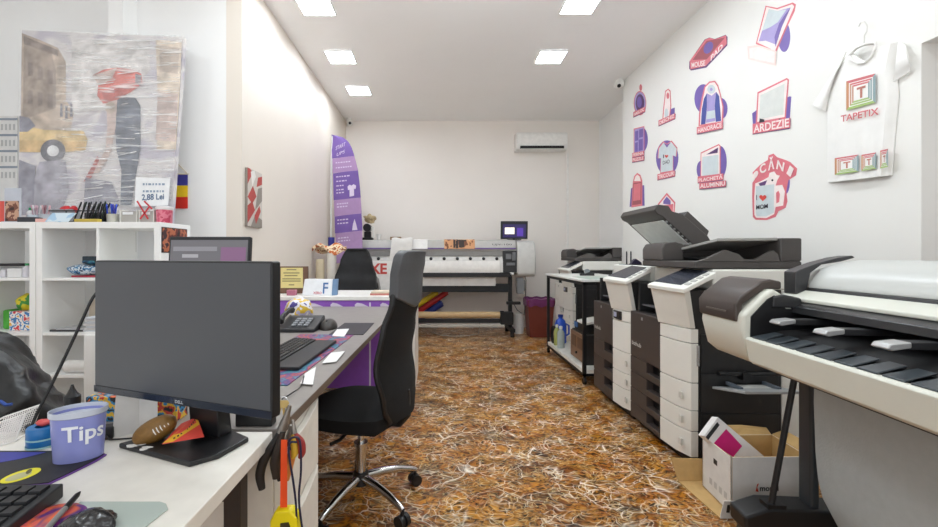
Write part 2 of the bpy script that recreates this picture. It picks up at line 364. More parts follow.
# round keyring
s = MB(); p = A((81, 418)); q = A((84, 355))
s.we(q[0][0], q[0][1], 1.4, 3.4, 0, cor); s.we(p[0][0], p[0][1], 6.3, 12.2, 0, cor); s.we(p[0][0], p[0][1], 5.6, 11.2, 1, lil); s.we(p[0][0], p[0][1], 4.3, 9, 2, plum); s.we(p[0][0]-.6, p[0][1]-1, 2.4, 5.5, 3, pur)
rib(s, A, 58, 470, 98, 448, 12, 4, 'BRELOC', 4); sticker(s, 'round dark purple keyring sticker under the security camera')
# door tag
s = MB(); s.wp(A((195, 445), (222, 436), (222, 470), (170, 495)), 0, pur)
s.wp(A((183, 368), (196, 359), (205, 368), (208, 430), (200, 492), (170, 502), (175, 440)), 1, cor); s.wp(A((186, 372), (195, 364), (202, 372), (204, 430), (197, 488), (174, 497), (179, 440)), 2, pinkw)
p = A((194, 388)); s.we(p[0][0], p[0][1], 1.4, 3.2, 3, cor); p = A((188, 460)); s.we(p[0][0], p[0][1], 2, 5, 3, ice)
rib(s, A, 160, 506, 220, 476, 14, 4, 'DESCHIZ', 4); sticker(s, 'white door tag sticker, right of the round keyring sticker')
# hoodie
s = MB(); p = A((338, 400)); s.we(p[0][0], p[0][1], 9, 14.5, 0, pur); p = A((410, 440)); s.we(p[0][0], p[0][1], 6.4, 10.5, 0, pur)
s.wp(A((342, 350), (362, 330), (385, 327), (398, 345), (408, 380), (420, 430), (418, 497), (318, 512), (320, 460), (330, 400)), 1, cor)
s.wp(A((346, 354), (364, 336), (383, 333), (394, 349), (404, 382), (415, 432), (412, 492), (324, 506), (326, 460), (336, 402)), 2, pinkw)
s.wp(A((352, 378), (372, 388), (390, 372), (402, 390), (410, 490), (388, 494), (384, 430), (352, 436), (346, 502), (328, 505), (332, 440), (340, 400)), 3, navy)
s.wp(A((352, 378), (372, 388), (390, 372), (384, 430), (386, 490), (348, 498), (352, 436)), 4, lil); s.wp(A((352, 452), (384, 446), (386, 478), (350, 484)), 5, ice)
p = A((370, 362)); s.we(p[0][0], p[0][1], 4, 4.4, 5, ice); s.we(p[0][0], p[0][1], 1.4, 1.6, 6, lil)
rib(s, B, 342, 100, 446, 76, 20, 7, 'HANORACE', 5); sticker(s, 'blue hoodie sticker with red name ribbon')
# slate
s = MB(); s.wp(B((580, 15), (600, 0), (745, -60), (752, -58), (742, 84), (586, 106)), 0, pur)
s.wp(A((557, 374), (676, 316), (685, 322), (672, 480), (550, 500)), 1, cor); s.wp(A((562, 379), (676, 323), (679, 328), (667, 474), (556, 494)), 2, pinkw)
s.wp(A((569, 386), (667, 339), (662, 464), (563, 484)), 3, 11)
for x in (572, 650): s.wp(A((x-8, 498), (x-6, 480), (x+12, 484), (x+14, 494)), 4, ink)
rib(s, B, 587, 100, 742, 73, 34, 5, 'ARDEZIE', 5); sticker(s, 'purple sticker of a blank slate, large lettering underneath')
# puzzle
s = MB(); s.we(*B((96, 130))[0], 6, 12.5, 0, pur); s.wp(B((60, 82), (107, 70), (107, 185), (60, 195)), 1, cor); s.wp(B((63, 86), (104, 75), (104, 182), (63, 190)), 2, lil)
for a in ((66, 92, 80, 135), (84, 84, 101, 120), (82, 128, 100, 178), (66, 142, 78, 184)): s.wp(B((a[0], a[1]+2), (a[2], a[1]-2), (a[2], a[3]-2), (a[0], a[3]+2)), 3, pur)
rib(s, B, 56, 205, 103, 195, 13, 4, 'PERNA', 3); rib(s, B, 56, 226, 103, 217, 13, 8, 'PUZZLE', 3); sticker(s, 'purple picture puzzle sticker with two line label')
# t-shirt
s = MB(); s.we(*B((207, 210))[0], 11.2, 17.5, 0, pur)
sh = ((190, 137), (205, 148), (226, 134), (252, 165), (248, 205), (234, 198), (234, 270), (176, 280), (178, 212), (165, 212), (168, 165)); s.wp(B(*sh), 1, cor)
c0 = Vector((207, 208)); s.wp(B(*[tuple(c0+(Vector(q)-c0)*.92) for q in sh]), 2, ice); s.wp(B((192, 145), (206, 165), (222, 143), (206, 152)), 3, pur)
for tx, x, y, x1, y1, h, mm in (('I', 189, 212, 193, 211, 16, ink), ('DAD', 188, 240, 218, 233, 16, ink)):
    p = B((x, y), (x1, y1)); s.wt(tx, p[0][0], p[0][1], p[1][0], p[1][1], h/4.389, 3, mm)
def heart(s, cx, cy, r, lay, m):
    pts = []
    for i in range(24):
        t = 2*math.pi*i/24; pts.append((cx+r*math.sin(t)**3, cy-r*(13*math.cos(t)-5*math.cos(2*t)-2*math.cos(3*t)-math.cos(4*t))/16))
    s.wp(pts, lay, m)
heart(s, *B((204, 203))[0], 1.8, 3, red); rib(s, B, 168, 303, 238, 286, 17, 4, 'TRICOURI', 4); sticker(s, 'small t-shirt sticker printed with a red heart')
# aluminium plaque
s = MB(); s.we(*B((440, 228))[0], 6.5, 16, 0, pur); s.we(*B((356, 262))[0], 4.5, 9, 0, pur)
s.wp(B((354, 187), (434, 149), (442, 158), (442, 290), (352, 298)), 1, cor); s.wp(B((357, 191), (434, 155), (437, 160), (437, 286), (356, 293)), 2, pinkw); s.wp(B((361, 206), (432, 196), (432, 282), (361, 290)), 3, ice)
s.wp(B((378, 196), (431, 164), (428, 188)), 3, plum); rib(s, B, 345, 316, 450, 302, 20, 4, 'PLACHETĂ', 4); rib(s, B, 352, 343, 461, 331, 18, 8, 'ALUMINIU', 4); sticker(s, 'white plaque sticker with a two line name label')
# mug
def Cc(*pts): return [(745+x/7.018, 150+y/7.018) for x, y in pts]
s = MB(); s.we(*Cc((280, 225))[0], 5, 12.5, 0, pur)
s.wp(Cc((52, 160), (75, 135), (105, 105), (160, 70), (165, 38), (200, 25), (225, 50), (285, 70), (318, 85), (366, 130), (358, 178), (305, 212), (290, 290), (298, 360), (285, 405), (235, 430), (215, 470), (150, 492), (75, 490), (55, 470), (50, 330), (52, 230), (70, 205)), 1, cor)
s.wp(Cc((72, 235), (120, 215), (165, 190), (172, 160), (205, 150), (222, 175), (245, 180), (225, 215), (215, 250), (262, 245), (280, 290), (268, 390), (215, 400), (205, 450), (150, 478), (78, 475), (66, 455), (65, 330)), 2, pinkw)
s.wp(Cc((75, 255), (205, 240), (202, 440), (150, 465), (82, 465), (75, 440)), 3, ice); s.wp(Cc((95, 235), (155, 212), (140, 248), (105, 252)), 4, plum)
s.wp(Cc((218, 300), (235, 285), (245, 310), (240, 365), (220, 375)), 3, cor); s.we(*Cc((192, 212))[0], 1.1, 1.1, 3, ink)
s.we(*Cc((72, 175))[0], 2.2, 4.5, 3, pinkw, .5)
heart(s, *Cc((125, 335))[0], 3.6, 5, red)
for tx, x, y, x1, y1, h in (('I', 79, 352, 84, 351, 36), ('MOM', 78, 418, 160, 408, 30)):
    p = Cc((x, y), (x1, y1)); s.wt(tx, p[0][0], p[0][1], p[1][0], p[1][1], h/7.018, 5, ink, .02)
for tx, x, y, x1, y1, h, dx in (('C', 107, 172, 150, 150, 62, -8), ('Ă', 162, 145, 206, 132, 90, 0), ('N', 218, 132, 268, 152, 62, 10), ('I', 290, 165, 318, 190, 58, 25)):
    p = Cc((x, y), (x1, y1), (x+dx, y-h)); o = W(*p[0], .006); s.text(tx, o, W(*p[1], .006)-o, W(*p[2], .006)-o, pinkw, .03)
sticker(s, 'beer mug sticker with a red heart, largest lettering of all')
# red bag, envelope shape
s = MB(); s.wp(B((48, 345), (62, 335), (106, 330), (108, 420), (42, 425)), 0, pur); s.wp(B((56, 318), (62, 290), (75, 276), (90, 285), (98, 310), (98, 420), (50, 428)), 1, cor)
s.wp(B((62, 312), (68, 292), (76, 284), (86, 292), (91, 312)), 2, pinkw); s.wp(B((58, 322), (94, 316), (93, 412), (54, 418)), 2, brick); s.wp(B((60, 326), (91, 320), (90, 395), (57, 400)), 3, cor)
sticker(s, 'coral bag sticker above the raised copier lid')
s = MB(); s.wp(B((166, 412), (205, 363), (243, 405), (238, 470), (170, 450)), 0, cor); s.wp(B((172, 415), (205, 374), (237, 409), (234, 460), (175, 446)), 1, pinkw); s.wp(B((190, 400), (205, 380), (222, 398), (222, 415), (190, 412)), 2, pur); s.wp(B((176, 420), (234, 412), (232, 458), (177, 444)), 2, cor)
sticker(s, 'diamond shaped coral sticker just above the raised copier lid')
# ================================================================ T-SHIRT ON THE WALL
def D(x, y): return (790+x/2.774, 10+y/2.774)
SHIRT = M('#f3f2ef', .85, 0, .03, 10, .25, 12)
t = thing('hanging_shirt', 'white t-shirt with square colour logos hanging on a hanger', 'shirt', W(*D(200, 470), .03))
def shirt_row(v):    # left/right body edge in zoom pixels, top to bottom
    L_ = [(0, 150), (.08, 128), (.2, 112), (.4, 104), (.7, 103), (1, 104)]; R_ = [(0, 305), (.08, 300), (.2, 294), (.4, 300), (.7, 290), (1, 281)]
    def ip(T):
        for (a, x), (b, y) in zip(T, T[1:]):
            if v <= b: return x+(y-x)*(v-a)/(b-a)
        return T[-1][1]
    return ip(L_), ip(R_)
def shirt_pt(u, v, d0=0):
    l, r = shirt_row(v); x = l+(r-l)*u
    top = 122-34*u; 
    if v < .12: top += (1-v/.12)*max(0, 1-abs(u-.37)/.24)*34
    bot = 479-21*u; y = top+(bot-top)*v
    edge = min(u, 1-u)*2; q = W(*D(x, y), .010+.026*min(1, edge*3)+d0+.004*math.sin(u*22+v*3)*v)
    return q
body = MB().shell(lambda u, v: shirt_pt(u, v), 30, 26, (.006, 0, 0)).build('torso', SHIRT, t)
def quad4(a, b, c, dd, u, v): return a*(1-u)*(1-v)+b*u*(1-v)+c*u*v+dd*(1-u)*v
def sleeve(q):
    a, b, c, dd = [Vector((*D(*p), 0)) for p in q]
    def fn(u, v):
        p = quad4(a, b, c, dd, u, v); return W(p.x, p.y, .015+.03*math.sin(math.pi*min(.95, max(.05, v))))
    return MB().shell(fn, 10, 10, (.006, 0, 0)).build('sleeve', SHIRT, t)
sleeve(((155, 116), (62, 262), (97, 281), (112, 205))); sleeve(((300, 88), (318, 96), (333, 170), (286, 200)))
c = MB(); cp = [(163, 128), (172, 140), (188, 148), (206, 146), (226, 128), (238, 98), (236, 90), (215, 92), (185, 104), (166, 122), (163, 128)]
c.tube([W(*D(x, y), .044) for x, y in cp], .006, 8).build('collar', SHIRT, t)
cols = [M(h, .6) for h in ('#d07478', '#c79a86', '#a9c47a', '#93bfa2', '#c07f72')]
def logo(mb, x0, y0, x1, y1, slope, lay):
    for i, (f, mi) in enumerate(((0, 0), (.13, 5), (.17, 1), (.25, 5), (.28, 2), (.36, 5))):
        dx = (x1-x0)*f/1.0*.5*1.4; dy = (y1-y0)*f*.5*1.4
        pts = [(x0+dx, y0+dy+slope*dx/(x1-x0)), (x1-dx, y0+dy+slope*(1-dx/(x1-x0))), (x1-dx, y1-dy+slope*(1-dx/(x1-x0))), (x0+dx, y1-dy+slope*dx/(x1-x0))]
        d0 = .046+.0005*(lay+i); q = [W(*D(*p), d0) for p in pts]; ce = sum(q, Vector())/4
        if mi == 5: mb.poly(q, 5)
        else:
            for e_, c_ in ((0, 0), (1, 4+2), (2, 2), (3, 1 if mi else 7)): mb.poly([q[e_], q[(e_+1) % 4], ce], c_)
    w_, h_ = x1-x0, y1-y0; o = W(*D(x0+w_*.36, y1-h_*.3+slope*.36), .0505); e = W(*D(x0+w_*.66, y1-h_*.3+slope*.66), .0505); u = W(*D(x0+w_*.36, y1-h_*.68+slope*.36), .0505)
    mb.text('T', o, e-o, u-o, 4, .03)
for q in ((156, 198, 237, 279, -22), (124, 411, 190, 458, -10), (198, 402, 239, 447, -7), (250, 390, 272, 440, -5)):
    pm = MB(); logo(pm, *q, 0); pm.build('printed_logo', cols+[SHIRT, M('#93a9ae', .6), M('#c8906a', .6)], t, smooth=False)
o = W(*D(141, 311), .048); MB().text('TAPETIX', o, W(*D(246, 290), .048)-o, W(*D(141, 293), .048)-o, 0, .02).build('lettering', cols[0], t, smooth=False)
hp = [(168, 122), (185, 106), (205, 97), (238, 92)]
h = MB().tube([W(*D(x, y), .034) for x, y in hp], .006, 8).tube([W(*D(x, y), .034) for x, y in ((205, 97), (205, 72), (212, 60), (213, 44), (207, 33), (196, 34), (190, 46))], .004, 8)
h.build('coat_hanger', M('#e8e6e2', .4), None, label='white plastic hanger holding the t-shirt on the wall', cat='hanger')
# ================================================================ COPIERS (front faces -x, near side faces -y)
CW = M('#e9e8e1', .42, 0, .008); CB = M('#453d3a', .45, 0, .02); CK = M('#262627', .45); CG = M('#8f9294', .35)
def copier(label, loc, lid, second, rz=0, white=False, tray=False):
    t = thing('photocopier', label, 'photocopier', loc, rz, 'multifunction copiers along the right wall'); L = dict(local=True)
    FR = CW if white else CB
    MB().box(.06, .64, .02, .61, 0, .055).build('plinth', BLACK, t, .004, **L)
    MB().box(.05, .55, .003, .625, .055, .79).build('body', CK, t, .004, **L)
    MB().box(.55, .66, .0, .63, .055, .79).build('rear_panel', CW, t, .004, **L)
    def wcol(z0, z1, nm):
        return MB().prism([(0, .236), (.012, .09), (.045, -.004), (.085, -.004), (.085, .236)], 'z', z0, z1).build(nm, CW, t, .003, **L)
    for z0, z1 in ((.06, .20), (.204, .314), (.318, .468)):
        d = wcol(z0, z1, 'drawer_front'); MB().box(.012, .022, .035, .06, (z0+z1)/2-.02, (z0+z1)/2+.015).build('size_label', M('#d9d8d0', .5), d, **L)
    d = wcol(.472, .688, 'front_door'); wcol(.692, .768, 'upper_panel')
    # dark left half: drawers with recessed grips
    MB().box(.045, .055, .24, .62, .06, .79).build('grip_recess', BLACK, t, **L)
    zs = ((.06, .155), (.158, .262), (.265, .37), (.373, .478)) if not second else ((.06, .2), (.204, .335), (.339, .478))
    for z0, z1 in zs:
        MB().prism([(.24, z0), (.625, z0), (.625, z1), (.40, z1), (.40, z1-.065), (.24, z1-.065)], 'x', .0, .046).build('drawer', FR, t, .003, **L)
    d = MB().box(0, .046, .24, .625, .481, .79).build('side_door', FR, t, .004, **L)
    MB().text('bizhub', (-.0015, .60, .56), (0, -.13, 0), (0, 0, .028), 0).build('lettering', M('#d8d6d0', .5), d, smooth=False, **L)
    MB().box(-.0015, 0, .45, .47, .745, .765).build('badge', M('#9a9a9a', .4), d, **L)
    # output bay and head
    MB().box(.05, .55, .0, .03, .79, .985).box(.35, .55, .03, .625, .79, .985).box(.05, .55, .595, .625, .79, .985).build('output_bay', CK, t, .004, **L)
    MB().obox((.2, .33, .82), (.28, .5, .012), (0, .12, 0)).build('output_tray', M('#55555a', .5), t, .003, **L)
    def loft4(q0, q1): return MB().add([Vector(v) for v in q0]+[Vector(v) for v in q1], [(3, 2, 1, 0), (4, 5, 6, 7), (0, 1, 5, 4), (1, 2, 6, 5), (2, 3, 7, 6), (3, 0, 4, 7)])
    hd = loft4([(-.012, .236, .772), (.042, -.004, .772), (.07, -.004, .772), (.03, .236, .772)], [(-.06, .236, .985), (-.022, -.05, .985), (.012, -.05, .985), (-.02, .236, .985)]).build('operation_head', CW, t, .004, **L)
    loft4([(.03, .234, .774), (.07, -.002, .774), (.2, -.002, .774), (.2, .234, .774)], [(-.02, .234, .985), (.012, -.032, .985), (.2, -.03, .985), (.2, .234, .985)]).build('head_side', CK, t, .003, **L)
    MB().box(.17, .68, .0, .63, .985, 1.10).build('scanner_unit', CW, t, .012, **L)
    MB().box(.2, .64, .04, .59, 1.10, 1.104).build('scan_glass', M('#20272a', .08), t, **L)
    pq = [Vector(v) for v in ((-.078, .238, 1.003), (-.034, -.068, .996), (.15, -.055, 1.088), (.15, .238, 1.098))]
    pn = loft4([pq[0]-Vector((-.003, 0, .026)), pq[1]-Vector((-.003, 0, .026)), pq[2]-Vector((0, 0, .03)), pq[3]-Vector((0, 0, .03))], pq).build('control_panel', CW, t, .006, **L)
    def tp(u, v, h=.0): # point on panel slope
        return pq[0]*(1-u)*(1-v)+pq[1]*u*(1-v)+pq[2]*u*v+pq[3]*(1-u)*v+Vector((-.37*h, 0, .93*h))
    MB().slab([tp(.05, .16, .001), tp(.80, .16, .001), tp(.80, .97, .001), tp(.05, .97, .001)], (-.002, 0, .004)).build('touch_screen', M('#3d404a', .12), pn, .001, **L)
    if second:
        MB().box(-.003, .02, .10, .22, .70, .762).build('card_reader', M('#232326', .3), t, .002, **L); MB().box(-.005, -.002, .16, .205, .715, .75).build('reader_label', M('#b9bdd8', .4), t, **L)
    k = MB()
    for i in range(4): k.slab([tp(.85, .2+.18*i, .001), tp(.96, .2+.18*i, .001), tp(.96, .31+.18*i, .001), tp(.85, .31+.18*i, .001)], (-.002, 0, .004))
    k.build('key_row', M('#b9b8b4', .4), pn, **L)
    # near side panel with grip and hand feed tray
    sp = MB().box(.10, .53, -.004, .004, .06, .30).box(.10, .53, -.004, .004, .305, .52).box(.10, .53, -.004, .004, .525, .74).build('side_panel', CK, t, .002, **L)
    MB().box(.075, .088, -.012, .0, .565, .68).build('release_lever', M('#b8b8b8', .25, .8), t, .002, **L)
    if tray:
        a = MB().slab([(.16, -.005, .44), (.52, -.005, .44), (.50, -.2, .475), (.20, -.2, .475)], (0, 0, .014)); a.build('hand_feed_tray', M('#a9abac', .35), t, .003, **L)
        for gx in (.23, .43): MB().box(gx, gx+.02, -.12, -.01, .466, .484).build('paper_guide', M('#5d6670', .4), t, .002, **L)
        MB().cyl((.18, -.03, .53), (.52, -.03, .53), .012).box(.30, .34, -.05, -.005, .50, .54).build('feed_roller', BLACK, t, **L)
        MB().box(.25, .43, -.10, -.02, .462, .468).build('tray_liner', M('#d8d9d6', .3), t, **L)
    # document feeder lid
    LD = M('#4a4644', .45, 0, .02)
    if lid == 'closed':
        a = MB().box(.08, .68, .02, .62, 1.104, 1.145).box(.56, .68, .02, .62, 1.145, 1.275).prism([(.08, 1.145), (.08, 1.22), (.10, 1.255), (.17, 1.265), (.22, 1.25), (.22, 1.145)], 'y', .36, .62)
        a.box(.22, .56, .42, .62, 1.145, 1.25); fe = a.build('document_feeder', LD, t, .008, **L)
        MB().slab([(.20, .44, 1.20), (.56, .44, 1.20), (.56, .04, 1.262), (.22, .04, 1.258)], (0, 0, .016)).build('document_tray', M('#a3a29e', .4), fe, .003, **L)
        gd = MB().prism([(.10, 1.145), (.15, 1.16), (.254, 1.208), (.325, 1.185), (.36, 1.155), (.43, 1.155), (.46, 1.17), (.52, 1.205), (.545, 1.185), (.555, 1.145)], 'y', .02, .05)
        gd.build('tray_guide', M('#5a5653', .45), fe, smooth=False, **L)
        MB().slab([(.22, .45, 1.165), (.55, .45, 1.165), (.55, .08, 1.15), (.22, .08, 1.15)], (0, 0, .006)).build('exit_tray', M('#1d1d1e', .4), fe, **L)
    else:
        prof = [(.655, 1.105), (.275, 1.455), (.235, 1.475), (.215, 1.505), (.24, 1.545), (.32, 1.535), (.345, 1.495), (.42, 1.475), (.60, 1.32), (.66, 1.22), (.69, 1.12)]
        fe = MB().prism(prof, 'y', .03, .60).build('document_feeder', LD, t, .008, **L)
        dn = Vector((-.677, 0, -.735))
        def lp(u, v): return Vector((.64-.355*v, .06+.49*u, 1.119+.327*v))+dn*.002
        MB().slab([lp(0, .06), lp(1, .06), lp(1, .97), lp(0, .97)], dn*.008).build('pressure_plate', M('#e3e8e6', .35), fe, .002, **L)
        tk = MB()
        for i in range(12): p = lp(-.04, .05+.08*i); tk.obox(p, (.014, .012, .014), (0, .8, 0))
        tk.build('hinge_clip', M('#8b8b88', .4), fe, **L)
        MB().prism([(.44, 1.455), (.475, 1.50), (.63, 1.355), (.61, 1.30)], 'y', .06, .42).build('document_tray', LD, fe, .006, **L)
        MB().cyl((.66, .12, 1.1), (.66, .12, 1.18), .02).cyl((.66, .5, 1.1), (.66, .5, 1.18), .02).build('hinge', CK, t, **L)
    return t
copier('photocopier nearest the viewer, dark document feeder closed, hand tray open on its side', (1.355, 2.31, 0), 'closed', False, tray=True)
copier('photocopier with its scanner lid raised, between the nearest copier and the table', (1.345, 2.975, 0), 'open', True)
copier('white fronted photocopier farthest away, behind the wheeled table', (1.66, 5.28, 0), 'closed', True, white=True)

t = thing('pen_holder', 'small dark purple holder with two pens on the copier with raised lid', 'pen holder', (1.60, 3.45, 1.104))
MB().prism([(1.575, 1.1045), (1.60, 1.14), (1.615, 1.15), (1.66, 1.12), (1.665, 1.1045)], 'y', 3.40, 3.44).build('holder', M('#2f2840', .4), t, .003)
for x in (1.57, 1.605): MB().tube([(x, 3.47, 1.1045), (x, 3.47, 1.20), (x, 3.47, 1.212)], [.006, .006, .003], 8).build('pen', M('#2b2b30', .4), None, label='dark pen standing upright %s the purple holder on the open copier' % ('left of' if x < 1.6 else 'right behind'), cat='pen', group='upright pens on the open copier')
# ================================================================ LARGE ROLL PLOTTER (right foreground); local x into the wall, y towards the far end
t = thing('wide_plotter', 'large cream and black roll plotter cut by the right edge of the photo', 'plotter', (1.15, 1.56, 0), -.08); L = dict(local=True)
PC = M('#dadbd0', .4, 0, .01); PG = M('#c6c8c5', .3, 0, .01); Y0, Y1 = -1.02, 0.28
MB().prism([(.52, .77), (.52, .985), (.16, .985), (.13, 1.035), (.10, 1.055), (.07, 1.035), (-.008, .955), (-.012, .90), (.012, .80), (.05, .768), (.08, .76)], 'y', 0, Y1).build('end_cap', PC, t, .012, seg=3, **L)
MB().prism([(.5, .80), (.5, .98), (.14, .98), (.10, 1.03), (.075, 1.015), (.018, .95), (.016, .88), (.03, .80)], 'y', -.004, .0).build('inner_wall', M('#1a1a1c', .4), t, **L)
ec = MB().prism([(-.018, .925), (-.022, .99), (.0, 1.02), (.075, 1.080), (.11, 1.088), (.15, 1.080), (.15, 1.05), (.09, 1.05), (.01, .99), (.01, .925)], 'y', .03, Y1+.004).build('brown_cover', M('#413732', .35), t, .008, seg=3, **L)
MB().box(-.0235, -.021, .08, .22, .955, .962).build('cover_badge', M('#6b625c', .3), ec, **L)
MB().prism([(.004, .874), (-.003, .866), (.012, .785), (.024, .774), (.10, .770), (.10, .85), (.02, .874)], 'y', Y0, -.002).build('front_panel', PC, t, .003, angle=20, **L)
MB().prism([(.02, .868), (.02, .80), (.5, .80), (.5, 1.0), (.34, .99), (.30, .915), (.12, .90)], 'y', Y0, -.003).build('print_platen', M('#141416', .6), t, .003, **L)
pads = MB()
for i in range(14):
    y = -.045-.07*i
    MB().prism([(y-.060, .012), (y, .012), (y+.006, .085), (y-.054, .085)], 'z', 0, .001)
    q = [(.012, y-.030, .873), (.012, y+.030, .873), (.085, y+.018, .893), (.085, y-.028, .893)]
    MB().slab(q, (0, 0, .006)).build('output_flap', M('#3a4146', .28), t, .003, **L)
for i in range(5):
    y = -.085-.19*i
    lv = MB().prism([(.035, .940), (.045, .952), (.095, .958), (.095, .942), (.05, .934)], 'y', y-.03, y+.018).build('paper_lever', M('#b9baba', .3, .4), t, .004, **L)
    MB().box(.09, .27, y-.025, y+.013, .937, .957).build('lever_arm', CHAR, lv, .003, **L)
MB().prism([(.16, .965), (.165, .99), (.195, 1.004), (.32, 1.01), (.32, .965)], 'y', Y0, .13).build('window_bar', M('#2a2b2d', .25), t, .003, **L)
MB().prism([(.195, 1.005), (.195, 1.018), (.255, 1.046), (.34, 1.046), (.34, 1.005)], 'y', Y0, .115).build('front_strip', PC, t, .004, **L)
cov = [(.262, 1.05), (.262, 1.06), (.28, 1.095), (.31, 1.128), (.36, 1.150), (.44, 1.162), (.72, 1.158), (.74, 1.10), (.74, 1.05)]
MB().prism(cov, 'y', Y0, .06).build('roll_cover', PG, t, .012, seg=3, angle=60, **L)
MB().prism([(.25, 1.04), (.255, 1.052), (.275, 1.062), (.30, 1.05)], 'y', Y0, .06).build('cover_seal', M('#1c1c1e', .4), t, **L)
arch = [(.215, 1.03), (.215, 1.115), (.235, 1.125), (.30, 1.150), (.37, 1.170), (.42, 1.178), (.43, 1.17), (.38, 1.155), (.31, 1.143), (.27, 1.11), (.255, 1.03)]
MB().prism(arch, 'y', .055, .115).build('cover_rim', M('#343436', .4), t, .004, **L)
MB().prism([(.27, 1.03), (.27, 1.08), (.33, 1.12), (.40, 1.14), (.7, 1.14), (.7, 1.03)], 'y', .06, .12).build('roll_housing', M('#b9b8b2', .45), t, .006, **L)
MB().prism([(.088, .985), (.092, 1.025), (.13, 1.034), (.19, 1.02), (.19, .985)], 'y', -.012, .13).build('hinge_block', CHAR, t, .006, **L)
MB().box(.10, .74, Y0, .0, .74, .80).box(.5, .74, Y0, Y1-.05, .78, 1.06).build('chassis', CHAR, t, .004, **L)
for y in (.17, -.93):
    lg = MB().obox((.35, y, .45), (.036, .07, .62)).build('leg', M('#2f3336', .4), t, .012, **L)
    ft = MB().prism([(.075, .065), (.07, .13), (.17, .168), (.60, .168), (.70, .12), (.70, .065)], 'y', y-.055, y+.055).build('foot', BLACK, t, .012, **L)
    for x in (.12, .64):
        MB().cyl((x, y-.035, .03), (x, y-.012, .03), .03).cyl((x, y+.012, .03), (x, y+.035, .03), .03).cyl((x, y-.04, .03), (x, y+.04, .03), .008).build('caster', M('#4a4740', .5), ft, **L)
    MB().cyl((.185, y-.03, .17), (.29, y-.03, .78), .011).box(.16, .23, y-.05, y+.0, .16, .18).build('strut', BLACK, t, **L)
# hanging cloth bin below the plotter
def bin_pt(u, v):
    y = .115+(Y0+.02-.115)*u; prof = [(.33, .775), (.325, .6), (.33, .4), (.345, .22), (.38, .12), (.46, .09), (.56, .14), (.6, .3), (.6, .5)]
    k = v*(len(prof)-1); i = min(int(k), len(prof)-2); f = k-i; x = prof[i][0]*(1-f)+prof[i+1][0]*f; z = prof[i][1]*(1-f)+prof[i+1][1]*f
    e = max(0, 1-u*14); lowc = max(0, 1-z/.3)
    return Vector((x+.004*math.sin(u*17+v*5), y-.06*e*lowc**1.2*1.2, z+.03*e*lowc))
MB().shell(bin_pt, 30, 40, (.004, 0, 0)).build('media_bin', M('#b3b9b9', .85, 0, .03, 30, .15, 120), t, **L)
# ================================================================ CARDBOARD BOX with toner carton
KRAFT = M('#c7a46c', .8, 0, .06, 20); BOXW = M('#e2e0dc', .6)
A0 = Vector((1.325, 1.885, .006)); A1 = Vector((1.345, 2.12, .006)); Vx = Vector((.36, .008, 0)); HB = .258
t = thing('cardboard_box', 'white cardboard box with kraft inside and open flaps, on the floor', 'box', (1.325, 1.885, 0))
zt = Vector((0, 0, HB)); th = .006
n1 = Vx.normalized()*th; n2 = (A1-A0).normalized()*th
def wall4(mb, p, q, inw, z0=0, z1=HB):
    P0 = [p+Vector((0, 0, z0)), q+Vector((0, 0, z0)), q+Vector((0, 0, z1)), p+Vector((0, 0, z1))]
    k = [v+inw*.5 for v in P0]; mb.slab(P0, inw*.5, 0); mb.slab(k, inw*.5, 1)
b = MB(); wall4(b, A0, A1, n1); wall4(b, A0, A0+Vx, n2); wall4(b, A1+Vx, A0+Vx, -n1); wall4(b, A1, A1+Vx, -n2)
b.slab([A0, A1, A1+Vx, A0+Vx], (0, 0, .006), 1); b.build('body', [BOXW, KRAFT], t, smooth=False)
q0, q1 = Vector((1.262, 1.865, .001)), Vector((1.25, 2.165, .001))
MB().slab([q0, q1, q1+Vector((.42, .01, 0)), q0+Vector((.42, .0, 0))], (0, 0, .004)).build('floor_flap', KRAFT, t, smooth=False)
MB().slab([q1, q1+Vector((.42, .01, 0)), q1+Vector((.40, .03, .10)), q1+Vector((-.03, .02, .115))], (0, .004, 0)).build('far_flap', KRAFT, t, smooth=False)
MB().slab([q0, q0+Vector((.42, 0, 0)), q0+Vector((.42, -.004, .08)), q0+Vector((.015, -.004, .08))], (0, .004, 0)).build('near_flap', BOXW, t, smooth=False)
MB().slab([q0+Vector((.025, -.006, .03)), q0+Vector((.038, -.006, .03)), q0+Vector((.042, -.008, .065)), q0+Vector((.029, -.008, .065))], (0, .003, 0)).build('hand_hole', M('#2a2622', .7), t, smooth=False)
MB().slab([A1+zt+Vx*.42, A1+zt+Vx*.99, A1+zt+Vx*.99+Vector((0, .03, .02)), A1+zt+Vx*.62+Vector((0, .03, .035)), A1+zt+Vx*.42+Vector((0, .03, .035))], (0, .004, .002)).build('rear_flap', KRAFT, t, smooth=False)
MB().slab([A1+zt+Vx, A0+zt+Vx, A0+zt+Vx+Vector((.06, -.02, .02)), A1+zt+Vx+Vector((.06, .0, .02))], (.002, 0, .004)).build('side_flap', KRAFT, t, smooth=False)
nf = Vector((.02, -1, 0))*.0012; o = A0+Vx*.31+Vector((0, 0, .105))+nf
MB().text('mondi', o+Vx*.055, Vx*.24, (0, 0, .026), 0, .03).build('lettering', M('#2a2a2a', .5), t, smooth=False)
MB().poly([o+Vx*.0, o+Vx*.02+Vector((0, 0, .032)), o+Vx*.045+Vector((0, 0, .036)), o+Vx*.022+Vector((0, 0, .018)), o+Vx*.04+Vector((0, 0, -.004))]).build('logo', M('#d0472f', .5), t, smooth=False)
nl = Vector((-1, .09, 0))*.0012; e = (A1-A0)
MB().poly([A0+e*.45+Vector((0, 0, .165))+nl, A0+e*.58+Vector((0, 0, .165))+nl, A0+e*.58+Vector((0, 0, .19))+nl, A0+e*.45+Vector((0, 0, .19))+nl]).build('black_mark', M('#2a2a2a', .5), t, smooth=False)
